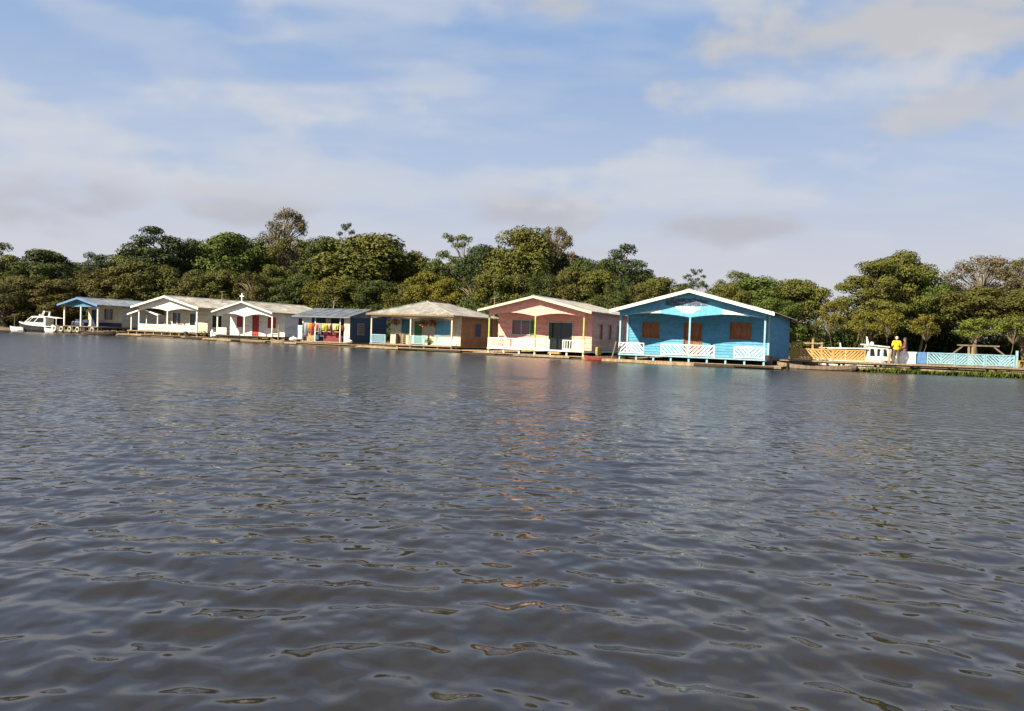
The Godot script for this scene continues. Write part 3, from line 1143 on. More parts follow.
# ---------------------------------------------------------------- the houses
func blue_house() -> Node3D:
	var w := 9.7
	var p := 2.0
	var deck := 0.6
	var eave := 3.55
	var ridge := 4.98
	var ov := 0.55
	var je := 15.5
	var h := thing("floating_house", "large sky-blue floating house with chevron railings, brown shutters and white gable trim", "house", Vector3(7.34, 0, -53.2), 25.0, "floating houses along the bank")
	var top := eave + (ridge - eave) / (w / 2 + ov) * ov - 0.05
	raft(h, -0.7, w + 0.9, -0.75, je, deck, 0.2, 0.0, w, 0.0, je, MAT.pale_blue_paint, 1)
	var win1 := [1.15, 1.2, 2.25, 2.2]
	var dr := [4.1, 0.0, 5.2, 2.2]
	var win2 := [7.2, 1.3, 8.45, 2.3]
	body(h, 0.0, w, p, je, deck, top, MAT.blue_paint, MAT.blue_paint, [win1, dr, win2], [])
	var t := Transform3D(FRONT, at(0, deck, p))
	window(h, t, win1, "shutter", MAT.brown_wood, MAT.brown_wood)
	window(h, t, win2, "shutter", MAT.brown_wood, MAT.brown_wood)
	door(h, t, dr, MAT.brown_wood, MAT.brown_wood, false, true)
	for e in [[0.0, 0.0], [w - 0.1, 0.0]]:
		box(h, "corner_board", MAT.pale_blue_paint, at(e[0] - (0.03 if e[0] == 0.0 else 0.0), deck, p - 0.07), at(e[0] + 0.1 + (0.03 if e[0] > 0 else 0.0), top, p - 0.036))
	var posts := [0.06, w / 2, w - 0.06]
	for x in posts:
		post(h, MAT.pale_blue_paint, x, 0.08, deck, 3.3)
	valance(h, w, ov, eave, ridge, 0.02, [0.0, w / 2, w], 3.17, 3.42, MAT.blue_paint)
	# painted panels on the gable board
	var mb := MB.new()
	mb.prism(PackedVector2Array([Vector2(0.5, 3.27), Vector2(1.4, 3.4), Vector2(2.85, 3.44), Vector2(2.85, 3.66), Vector2(1.9, 3.52)]), -0.019, -0.011)
	put(mb, "white_panel", MAT.white_paint, h)
	mb = MB.new()
	mb.prism(PackedVector2Array([Vector2(9.5, 3.25), Vector2(8.4, 3.4), Vector2(6.95, 3.44), Vector2(6.95, 3.74), Vector2(8.1, 3.53)]), -0.019, -0.011)
	put(mb, "white_panel", MAT.white_paint, h)
	var lb := MB.new()
	lb.prism(PackedVector2Array([Vector2(2.853, 3.42), Vector2(4.2, 3.29), Vector2(4.85, 3.2), Vector2(5.5, 3.29), Vector2(6.947, 3.42), Vector2(6.947, 4.3), Vector2(4.85, 4.8), Vector2(2.853, 4.28)]), -0.019, -0.011)
	put(lb, "light_blue_panel", MAT.sky_paint, h)
	# the faded mural: dark brush strokes over a white burst
	var q := QuadMesh.new()
	q.size = Vector2(2.9, 0.66)
	var sm := StandardMaterial3D.new()
	sm.albedo_texture = ImageTexture.create_from_image(mural())
	sm.transparency = BaseMaterial3D.TRANSPARENCY_ALPHA_SCISSOR
	sm.alpha_scissor_threshold = 0.5
	sm.roughness = 0.8
	var mi := put_mesh(q, "painted_lettering", sm, h)
	mi.position = at(4.55, 4.22, -0.0)
	var sp := MB.new()
	sp.prism(PackedVector2Array([Vector2(4.25, 3.46), Vector2(5.1, 3.46), Vector2(5.2, 3.66), Vector2(5.5, 3.74), Vector2(5.46, 3.9), Vector2(5.2, 3.84), Vector2(5.05, 3.98), Vector2(4.85, 3.88), Vector2(4.7, 4.0), Vector2(4.5, 3.87), Vector2(4.25, 3.96), Vector2(4.12, 3.84), Vector2(3.86, 3.92), Vector2(3.84, 3.74), Vector2(4.15, 3.66)]), -0.01, -0.002)
	put(sp, "white_burst", MAT.white_paint, h)
	railing(h, Transform3D(FRONT, at(0.0, deck, 0.04)), 1.8, 0.78, "peak", MAT.railing_paint, 0.27, 0.34)
	railing(h, Transform3D(FRONT, at(2.95, deck, 0.04)), 3.6, 0.78, "vee", MAT.railing_paint, 0.27, 0.34)
	railing(h, Transform3D(FRONT, at(7.75, deck, 0.04)), 1.95, 0.78, "vee", MAT.railing_paint, 0.27, 0.34)
	gable_wall(h, w, ov, eave, ridge, p + 0.1, top, MAT.blue_paint)
	gable_wall(h, w, ov, eave, ridge, je + 0.01, deck, MAT.blue_paint)
	gable_roof(h, w, ov, eave, ridge, -0.6, je + 0.5, MAT.white_roof)
	rake(h, w, ov, eave, ridge, -0.6, MAT.white_paint)
	return h

func mural() -> Image:
	var im := Image.create_empty(232, 53, false, Image.FORMAT_RGBA8)
	im.fill(Color(0.2, 0.3, 0.4, 0.0))
	var rng := RandomNumberGenerator.new()
	rng.seed = 6
	var tones := [Color8(58, 74, 96), Color8(70, 82, 108), Color8(96, 92, 118), Color8(44, 70, 84), Color8(128, 116, 140), Color8(150, 170, 190)]
	for k in 330:
		var x := rng.randf_range(6, 222)
		var arch := 10.0 * pow((x - 116.0) / 116.0, 2.0)
		var y := rng.randf_range(8 + arch, 46)
		var c: Color = tones[rng.randi() % (4 if k % 4 else 6)]
		var dx := rng.randfn(0, 1.0)
		var dy := rng.randfn(0, 0.5)
		for s in rng.randi_range(6, 22):
			var px := int(x + dx * s * 0.6 + sin(s * 0.5) * 2.0)
			var py := int(y + dy * s * 0.4)
			im.fill_rect(Rect2i(px, py, 5, 4), c)
	return im

func pink_house() -> Node3D:
	var w := 7.95
	var p := 1.9
	var deck := 0.6
	var eave := 3.5
	var ridge := 4.62
	var ov := 0.7
	var je := 12.5
	var h := thing("floating_house", "pink floating house with white picket railing and lime-green porch posts", "house", Vector3(-1.95, 0, -60.5), 24.0, "floating houses along the bank")
	var top := eave + (ridge - eave) / (w / 2 + ov) * ov - 0.05
	raft(h, -0.8, w + 1.3, -0.9, je, deck, 0.2, 0.0, w, 0.0, je, MAT.white_paint, 2)
	var win := [1.25, 1.1, 2.75, 2.2]
	var dr := [4.4, 0.0, 6.35, 2.1]
	var s1 := [1.7, 0.9, 2.5, 2.1]
	var s2 := [4.1, 0.9, 4.9, 2.1]
	var s3 := [6.6, 0.3, 7.5, 2.1]
	body(h, 0.0, w, p, je, deck, top, MAT.pink_paint, MAT.pink_paint, [win, dr], [s1, s2, s3])
	var t := Transform3D(FRONT, at(0, deck, p))
	window(h, t, win, "pane", MAT.cream_paint, MAT.glass)
	box(h, "curtain", MAT.curtain_red, at(win[0] - 0.1, deck + win[1] - 0.1, p + 0.18), at(win[2] - 0.15, deck + win[3] - 0.15, p + 0.2))
	box(h, "open_shutter", MAT.green_paint, at(win[2] + 0.1, deck + win[1], p - 0.1), at(win[2] + 0.45, deck + win[3], p - 0.06))
	door(h, t, dr, MAT.cream_paint, MAT.dark_glass, true, true)
	var ts := Transform3D(RIGHT, at(w, deck, p + 0.092))
	for s in [s1, s2, s3]:
		window(h, ts, s, "pane", MAT.pink_paint, MAT.dark_glass)
	var posts := [0.06, w / 2, w - 0.06]
	for x in posts:
		post(h, MAT.lime_paint, x, 0.08, 0.32, 3.25)
	valance(h, w, ov, eave, ridge, 0.02, [0.0, w / 2, w], 3.12, 3.36, MAT.pink_paint)
	railing(h, Transform3D(FRONT, at(0.0, deck, 0.04)), 5.2, 0.78, "picket", MAT.white_paint, 0.17)
	railing(h, Transform3D(FRONT, at(6.25, deck, 0.04)), 1.7, 0.78, "picket", MAT.white_paint, 0.17)
	railing(h, Transform3D(LEFT, at(0.05, deck, p)), p - 0.1, 0.78, "picket", MAT.white_paint, 0.17)
	box(h, "porch_step", MAT.pale_wood, at(5.25, 0.3, -0.4), at(6.2, 0.45, -0.05))
	gable_wall(h, w, ov, eave, ridge, p + 0.1, top, MAT.pink_paint)
	gable_wall(h, w, ov, eave, ridge, je + 0.01, deck, MAT.pink_paint)
	gable_roof(h, w, ov, eave, ridge, -0.55, je + 0.4, MAT.cream_roof)
	rake(h, w, ov, eave, ridge, -0.55, MAT.cream_paint, 0.17)
	return h

func hip_side(mb: MB, a: Vector3, b: Vector3, up: Vector3, r0: float, r1: float, rib: float) -> void:
	# slope over the eave a-b; up leads to the ridge; the hips take r0 and r1 of the eave's length
	var nrm := (b - a).cross(up).normalized()
	if nrm.y < 0:
		nrm = -nrm
	var n := int(a.distance_to(b) / rib * 2.0)
	for k in n:
		var q := []
		for e in 2:
			var s := float(k + e) / n
			var f := 1.0
			if r0 > 0.0:
				f = minf(f, s / r0)
			if r1 > 0.0:
				f = minf(f, (1.0 - s) / r1)
			var o := nrm * (0.016 if (k + e) % 2 else -0.016)
			q.append(a.lerp(b, s) + o)
			q.append(a.lerp(b, s) + up * f + o)
		mb.quad(q[0], q[2], q[3], q[1])

func hip_house() -> Node3D:
	var w := 8.25
	var p := 1.6
	var deck := 0.5
	var eave := 3.08
	var ridge := 4.35
	var ov := 0.3
	var je := 9.0
	var h := thing("floating_house", "cream and tan floating house with a grey hip roof and pale blue lattice railings", "house", Vector3(-12.68, 0, -68.5), 24.0, "floating houses along the bank")
	raft(h, -0.6, w + 4.2, -0.9, je, deck, 0.22, 0.0, w, 0.0, je, MAT.raft_wood, 3)
	var x0 := 1.1
	var win := [1.15, 0.95, 2.15, 2.2]
	var dr := [2.5, 0.0, 3.3, 2.05]
	var win2 := [4.6, 0.9, 6.1, 2.15]
	var s1 := [2.6, 0.85, 3.7, 2.0]
	var s2 := [5.2, 0.0, 6.1, 2.05]
	siding(h, "front_wall", MAT.cream_paint, Transform3D(FRONT, at(x0, deck, p)), w - x0, eave - deck, [win, dr, win2])
	siding(h, "side_wall", MAT.tan_wood, Transform3D(RIGHT, at(w, deck, p + 0.092)), je - p - 0.092, eave - deck, [s1, s2])
	siding(h, "side_wall", MAT.cream_paint, Transform3D(LEFT, at(x0, deck, je)), je - p - 0.092, eave - deck, [])
	box(h, "back_wall", MAT.tan_wood, at(x0 + 0.095, deck, je - 0.1), at(w - 0.095, eave, je))
	box(h, "ceiling", MAT.tan_wood, at(0.0, eave - 0.04, 0.06), at(w, eave - 0.005, je - 0.12))
	var t := Transform3D(FRONT, at(x0, deck, p))
	window(h, t, win, "shutter", MAT.cream_paint, MAT.teal_paint)
	door(h, t, dr, MAT.cream_paint, MAT.green_paint)
	window(h, t, win2, "shutter", MAT.cream_paint, MAT.sky_paint, "blue shuttered window")
	var ts := Transform3D(RIGHT, at(w, deck, p + 0.092))
	window(h, ts, s1, "shutter", MAT.tan_wood, MAT.dark_blue_paint)
	door(h, ts, s2, MAT.tan_wood, MAT.green_paint)
	for x in [0.06, w / 2, w - 0.06]:
		post(h, MAT.cream_paint, x, 0.08, deck, 2.95)
	post(h, MAT.cream_paint, 0.35, 3.0, deck, eave - 0.05, 0.1)
	post(h, MAT.cream_paint, 0.35, 5.5, deck, eave - 0.05, 0.1)
	# eave beam with two shallow arches
	var mb := MB.new()
	var poly := PackedVector2Array([Vector2(0, eave - 0.02), Vector2(w, eave - 0.02)])
	for k in range(20, -1, -1):
		var s := k / 20.0
		poly.append(Vector2(w * s, 2.72 + 0.16 * absf(sin(TAU * s))))
	mb.prism(poly, -0.1, -0.05)
	put(mb, "eave_board", MAT.cream_paint, h)
	railing(h, Transform3D(FRONT, at(0.0, deck, 0.04)), 1.6, 0.78, "lattice", MAT.pale_blue_paint, 0.24)
	railing(h, Transform3D(FRONT, at(4.1, deck, 0.04)), 1.5, 0.78, "lattice", MAT.pale_blue_paint, 0.24)
	railing(h, Transform3D(FRONT, at(6.65, deck, 0.04)), 1.6, 0.78, "lattice", MAT.pale_blue_paint, 0.24)
	var hw := w / 2 + ov
	var up := ridge - eave
	var a := at(-ov, eave + 0.03, -ov)
	var b := at(w + ov, eave + 0.03, -ov)
	var c := at(w + ov, eave + 0.03, je + ov)
	var d := at(-ov, eave + 0.03, je + ov)
	var ln := je + 2 * ov
	var run := 3.0
	var sides := [[a, b, at(0, up, run), 0.5, 0.5], [b, c, Vector3(-hw, up, 0), run / ln, run / ln], [c, d, at(0, up, -run), 0.5, 0.5], [d, a, Vector3(hw, up, 0), run / ln, run / ln]]
	for s in sides:
		var rb := MB.new()
		hip_side(rb, s[0], s[1], s[2], s[3], s[4], 0.26)
		put(rb, "roof_slope", MAT.grey_roof, h)
	var cap := MB.new()
	var r0 := at(w / 2, ridge + 0.06, run - ov)
	var r1 := at(w / 2, ridge + 0.06, je + ov - run)
	for e in [[a, r0], [b, r0], [c, r1], [d, r1], [r0, r1]]:
		cap.beam(e[0] + Vector3(0, 0.02, 0), e[1] + Vector3(0, 0.0, 0), 0.16, 0.04)
	put(cap, "ridge_cap", MAT.white_roof, h)
	var fb := MB.new()
	fb.span(at(-ov, eave - 0.09, -ov - 0.02), at(w + ov, eave + 0.02, -ov))
	fb.span(at(w + ov, eave - 0.09, -ov), at(w + ov + 0.02, eave + 0.02, je + ov))
	fb.span(at(-ov - 0.02, eave - 0.09, -ov), at(-ov, eave + 0.02, je + ov))
	put(fb, "fascia_board", MAT.tan_wood, h)
	return h

func laundry_house() -> Node3D:
	var w := 5.45
	var p := 1.5
	var deck := 0.42
	var eave := 2.78
	var ridge := 3.55
	var je := 6.2
	var jr := 3.0
	var h := thing("floating_shack", "dark blue floating shack with slate roof and laundry hung across its open front", "house", Vector3(-20.06, 0, -73.0), 24.0, "floating houses along the bank")
	raft(h, -1.2, w + 1.6, -0.7, je, deck, 0.24, 0.0, w, 0.0, je, MAT.raft_wood, 4)
	var dr := [3.0, 0.0, 3.8, 1.95]
	siding(h, "front_wall", MAT.dark_blue_paint, Transform3D(FRONT, at(0, deck, p)), w, eave + 0.35 - deck, [dr])
	var sw := [1.0, 0.75, 2.0, 1.75]
	siding(h, "side_wall", MAT.dark_blue_paint, Transform3D(RIGHT, at(w, deck, 0.3)), je - 0.3, eave - 0.05 - deck, [sw])
	siding(h, "side_wall", MAT.dark_blue_paint, Transform3D(LEFT, at(0, deck, je)), je - p - 0.1, eave - 0.05 - deck, [])
	box(h, "back_wall", MAT.dark_blue_paint, at(0.1, deck, je - 0.1), at(w - 0.1, eave, je))
	door(h, Transform3D(FRONT, at(0, deck, p)), dr, MAT.dark_blue_paint, MAT.navy_paint)
	# lattice window in the side wall
	var ts := Transform3D(RIGHT, at(w, deck, 0.3))
	var f := put(frame_mesh(sw[0], sw[1], sw[2], sw[3], 0.06, 0.0355, 0.06, ts), "window", MAT.metal_grey, h)
	for k in 6:
		var x: float = lerpf(sw[0], sw[2], (k + 0.5) / 6.0)
		var y: float = lerpf(sw[1], sw[3], (k + 0.5) / 6.0)
		bar(f, "lattice_bar", MAT.metal_grey, ts * Vector3(x, sw[1], 0), ts * Vector3(x, sw[3], 0), 0.05, 0.02, ts.basis.z)
		bar(f, "lattice_bar", MAT.metal_grey, ts * Vector3(sw[0], y, 0.02), ts * Vector3(sw[2], y, 0.02), 0.05, 0.02, ts.basis.z)
	# cream boards beside the openings
	box(h, "cream_board", MAT.cream_paint, at(1.75, deck, p - 0.1), at(2.35, 2.6, p - 0.05))
	box(h, "cream_board", MAT.cream_paint, at(4.75, deck, 0.2), at(5.4, 2.6, 0.26))
	for x in [0.1, 1.55, 4.4]:
		post(h, MAT.white_paint, x, 0.1, deck, eave - 0.02, 0.08)
	box(h, "low_wall", MAT.maroon_paint, at(2.2, deck, 0.5), at(4.3, deck + 0.95, 0.56))
	for k in 8:
		box(h, "fence_board", MAT.pale_wood, at(0.55 + k * 0.13, deck, 0.14), at(0.66 + k * 0.13, deck + 0.68 + 0.03 * (k % 3), 0.17))
	box(h, "rail", MAT.pale_wood, at(1.62, deck + 0.9, 0.1), at(4.36, deck + 0.97, 0.15))
	# roof with its ridge along the front
	for s in 2:
		var mb := MB.new()
		var ja := -0.35 if s == 0 else je + 0.3
		for k in 7:
			var xa := lerpf(-0.9, w + 0.35, k / 7.0)
			var xb := lerpf(-0.9, w + 0.35, (k + 1) / 7.0)
			var lift := 0.006 * (k % 2)
			mb.sheet(at(xa, eave + lift, ja), at(xb, eave + lift, ja), at(xb, ridge + lift, jr), at(xa, ridge + lift, jr), 0.2)
		put(mb, "roof_slope", MAT.slate_roof, h)
	var cap := MB.new()
	cap.span(at(-0.92, ridge + 0.0, jr - 0.14), at(w + 0.37, ridge + 0.045, jr + 0.14))
	put(cap, "ridge_cap", MAT.slate_roof, h)
	var gb := MB.new()
	gb.prism(PackedVector2Array([Vector2(0.3, eave - 0.05), Vector2(je, eave - 0.05), Vector2(jr, ridge - 0.06)]), -0.06, 0.0, Transform3D(RIGHT, at(w, 0, 0)))
	put(gb, "gable_board", MAT.slate_roof, h)
	box(h, "fascia_board", MAT.slate_roof, at(-0.9, eave - 0.14, -0.37), at(w + 0.35, eave - 0.03, -0.345))
	return h

func cross_house() -> Node3D:
	var w := 7.15
	var p := 2.0
	var deck := 0.62
	var eave := 3.0
	var ridge := 4.08
	var ov := 0.32
	var je := 9.5
	var h := thing("floating_chapel", "small white floating chapel with red door, red shutters and a cross on the gable", "chapel", Vector3(-30.82, 0, -80.0), 22.0, "floating houses along the bank")
	var top := eave + (ridge - eave) / (w / 2 + ov) * ov - 0.05
	raft(h, -0.8, w + 1.8, -0.8, je, deck, 0.24, 0.0, w, 0.0, je, MAT.dark_wood, 5)
	var win1 := [0.9, 0.85, 1.7, 2.0]
	var dr := [2.95, 0.0, 3.85, 2.15]
	var win2 := [4.95, 0.85, 6.05, 2.0]
	var s1 := [2.0, 0.9, 2.9, 2.0]
	body(h, 0.0, w, p, je, deck, top, MAT.white_paint, MAT.white_paint, [win1, dr, win2], [s1])
	var t := Transform3D(FRONT, at(0, deck, p))
	window(h, t, win1, "shutter", MAT.white_paint, MAT.red_paint)
	window(h, t, win2, "shutter", MAT.white_paint, MAT.red_paint)
	door(h, t, dr, MAT.white_paint, MAT.red_paint)
	window(h, Transform3D(RIGHT, at(w, deck, p + 0.092)), s1, "shutter", MAT.white_paint, MAT.maroon_paint, "maroon side shutters")
	for x in [0.06, w / 2, w - 0.06]:
		post(h, MAT.white_paint, x, 0.08, deck, 2.7)
	valance(h, w, ov, eave, ridge, 0.02, [0.0, w / 2, w], 2.55, 2.86, MAT.white_paint)
	railing(h, Transform3D(FRONT, at(0.0, deck, 0.04)), 1.3, 0.75, "boards", MAT.white_paint)
	railing(h, Transform3D(RIGHT, at(w - 0.05, deck, 0.12)), 1.2, 0.75, "boards", MAT.white_paint)
	gable_wall(h, w, ov, eave, ridge, p + 0.1, top, MAT.white_paint)
	gable_wall(h, w, ov, eave, ridge, je + 0.01, deck, MAT.white_paint)
	gable_roof(h, w, ov, eave, ridge, -0.45, je + 0.35, MAT.cream_roof)
	rake(h, w, ov, eave, ridge, -0.45, MAT.white_paint, 0.13)
	var c := MB.new()
	c.span(at(w / 2 - 0.05, ridge + 0.05, -0.42), at(w / 2 + 0.05, ridge + 0.85, -0.32))
	c.span(at(w / 2 - 0.26, ridge + 0.5, -0.415), at(w / 2 - 0.05, ridge + 0.6, -0.325))
	c.span(at(w / 2 + 0.05, ridge + 0.5, -0.415), at(w / 2 + 0.26, ridge + 0.6, -0.325))
	put(c, "cross", MAT.white_paint, h)
	return h

func white_house() -> Node3D:
	var w := 8.6
	var p := 1.6
	var deck := 0.72
	var eave := 3.38
	var ridge := 4.62
	var ov := 0.62
	var je := 11.0
	var h := thing("floating_house", "white floating house with long white board railing and arched porch", "house", Vector3(-42.39, 0, -87.0), 22.0, "floating houses along the bank")
	var top := eave + (ridge - eave) / (w / 2 + ov) * ov - 0.05
	raft(h, -2.2, w + 1.6, -0.7, je, deck, 0.3, -1.6, w, 0.0, je, MAT.raft_wood, 6)
	var x0 := 2.2
	var win1 := [1.3, 0.85, 2.5, 2.15]
	var dr := [3.85, 0.0, 4.65, 2.1]
	var s1 := [0.5, 0.6, 2.0, 1.95]
	body(h, x0, w, p, je, deck, top, MAT.cream_paint, MAT.cream_paint, [win1, dr], [s1])
	var t := Transform3D(FRONT, at(x0, deck, p))
	window(h, t, win1, "pane", MAT.white_paint, MAT.dark_glass)
	door(h, t, dr, MAT.white_paint, MAT.dark_glass, true)
	window(h, Transform3D(RIGHT, at(w, deck, p + 0.092)), s1, "pane", MAT.white_paint, MAT.dark_glass)
	for x in [0.06, w / 2, w - 0.06]:
		post(h, MAT.white_paint, x, 0.08, deck, 3.0, 0.13)
	post(h, MAT.white_paint, 0.1, 4.5, deck, top, 0.13)
	post(h, MAT.white_paint, 0.1, 9.0, deck, top, 0.13)
	valance(h, w, ov, eave, ridge, 0.02, [0.0, w / 2, w], 2.98, 3.26, MAT.white_paint)
	railing(h, Transform3D(FRONT, at(0.0, deck, 0.04)), w, 0.75, "boards", MAT.white_paint)
	gable_wall(h, w, ov, eave, ridge, p + 0.1, top, MAT.cream_paint)
	gable_wall(h, w, ov, eave, ridge, je + 0.01, top, MAT.cream_paint)
	gable_roof(h, w, ov, eave, ridge, -0.5, je + 0.35, MAT.cream_roof)
	rake(h, w, ov, eave, ridge, -0.5, MAT.white_paint, 0.2)
	# the little gabled canopy over the left landing
	var cw := 4.2
	var ce := 2.55
	var cr := 3.2
	var o := Vector3(-1.8, 0, -0.3)
	for s in 2:
		var mb := MB.new()
		var e := -0.25 if s == 0 else cw + 0.25
		for k in 3:
			mb.sheet(o + at(e, ce, k * 0.9), o + at(e, ce, (k + 1) * 0.9), o + at(cw / 2, cr, (k + 1) * 0.9), o + at(cw / 2, cr, k * 0.9), 0.2)
		put(mb, "canopy_slope", MAT.cream_roof, h)
		var fb := MB.new()
		fb.prism(PackedVector2Array([Vector2(cw / 2 + o.x, cr + 0.03), Vector2(e + o.x, ce + 0.03), Vector2(e + o.x, ce - 0.13), Vector2(cw / 2 + o.x, cr - 0.13)]), o.z + 0.0, o.z + 0.03)
		put(fb, "canopy_fascia", MAT.white_paint, h)
	for x in [0.1, cw - 0.1]:
		for j in [0.25, 2.4]:
			box(h, "canopy_post", MAT.white_paint, o + at(x - 0.05, deck, j), o + at(x + 0.05, ce + 0.03, j + 0.1))
	return h

func first_house() -> Node3D:
	var w := 5.7
	var p := 3.4
	var deck := 0.95
	var eave := 3.45
	var ridge := 4.3
	var ov := 0.5
	var je := 10.5
	var h := thing("floating_house", "white floating house with bright blue gable trim and deep open dock porch", "house", Vector3(-54.34, 0, -93.0), 22.0, "floating houses along the bank")
	var top := eave + (ridge - eave) / (w / 2 + ov) * ov - 0.05
	raft(h, -0.6, w + 1.6, -0.6, je, deck, 0.4, 0.0, w + 0.0, 0.0, je, MAT.grey_wood, 7)
	var dr := [0.55, 0.0, 1.45, 2.1]
	var win := [2.75, 0.85, 4.2, 2.2]
	body(h, 0.0, w, p, je, deck, top, MAT.cream_paint, MAT.cream_paint, [dr, win], [])
	var t := Transform3D(FRONT, at(0, deck, p))
	door(h, t, dr, MAT.white_paint, MAT.navy_paint)
	window(h, t, win, "pane", MAT.cream_paint, MAT.dark_glass)
	box(h, "navy_dado", MAT.navy_paint, at(1.62, deck, p - 0.06), at(w + 0.03, deck + 0.5, p - 0.036))
	for x in [0.06, w / 2, w - 0.06]:
		post(h, MAT.white_paint, x, 0.08, deck, 3.3, 0.14)
	var mb := MB.new()
	mb.prism(PackedVector2Array([Vector2(0.1, 3.42), Vector2(w - 0.1, 3.42), Vector2(w / 2, ridge - 0.06)]), -0.06, -0.02)
	put(mb, "gable_board", MAT.teal_paint, h)
	box(h, "tie_beam", MAT.trim_blue_paint, at(0.0, 3.25, 0.0), at(w, 3.41, 0.1))
	gable_wall(h, w, ov, eave, ridge, p + 0.1, top, MAT.cream_paint)
	gable_wall(h, w, ov, eave, ridge, je + 0.01, deck, MAT.cream_paint)
	gable_roof(h, w, ov, eave, ridge, -0.5, je + 0.35, MAT.blue_roof)
	rake(h, w, ov, eave, ridge, -0.5, MAT.trim_blue_paint, 0.2)
	return h

# ---------------------------------------------------------------- boats
# open hull along x: bow at +x. sections: [x, half beam at the rail, rail height, keel height]
func hull_mesh(sec: Array, thick := 0.05, flare := 0.72) -> MB:
	var mb := MB.new()
	var rings := []
	for s in sec:
		var hb: float = s[1]
		var ring := []
		for side in [1.0, -1.0]:
			var pts := [Vector3(s[0], s[3], 0), Vector3(s[0], lerpf(s[3], s[2], 0.08), side * hb * flare * 0.75), Vector3(s[0], lerpf(s[3], s[2], 0.45), side * hb * lerpf(flare, 1.0, 0.6)), Vector3(s[0], s[2], side * hb),
				Vector3(s[0], s[2], side * maxf(0.0, hb - thick)), Vector3(s[0], lerpf(s[3], s[2], 0.25), side * maxf(0.0, hb - thick) * 0.8), Vector3(s[0], lerpf(s[3], s[2], 0.2), 0)]
			ring.append(pts)
		rings.append(ring)
	for k in rings.size() - 1:
		for side in 2:
			var a: Array = rings[k][side]
			var b: Array = rings[k + 1][side]
			for q in a.size() - 1:
				if side == 0:
					mb.quad(a[q], b[q], b[q + 1], a[q + 1])
				else:
					mb.quad(b[q], a[q], a[q + 1], b[q + 1])
	for e in [0, rings.size() - 1]:
		var r0: Array = rings[e][0]
		var r1: Array = rings[e][1]
		for q in 3:
			mb.quad(r1[q], r0[q], r0[q + 1], r1[q + 1])
	return mb

func canoe(label: String, pos: Vector3, yaw: float, ln: float, beam: float, m: Material, sheer := 0.18, category := "canoe") -> Node3D:
	var c := thing("canoe", label, category, pos, yaw, "canoes moored at the rafts")
	var sec := []
	for k in 13:
		var s := k / 12.0 * 2.0 - 1.0
		var wv := pow(maxf(0.0, 1.0 - pow(absf(s), 2.6)), 0.8)
		sec.append([s * ln / 2, maxf(0.03, beam / 2 * wv), 0.26 + sheer * s * s, -0.12 + 0.22 * pow(absf(s), 5.0)])
	put(hull_mesh(sec, 0.04), "hull", m, c)
	for s in [-0.45, 0.05, 0.5]:
		var hb := beam / 2 * pow(1.0 - pow(absf(s), 2.6), 0.8)
		box(c, "seat", MAT.grey_wood, Vector3(s * ln / 2 - 0.1, 0.2, -hb + 0.05), Vector3(s * ln / 2 + 0.1, 0.225, hb - 0.05))
	return c

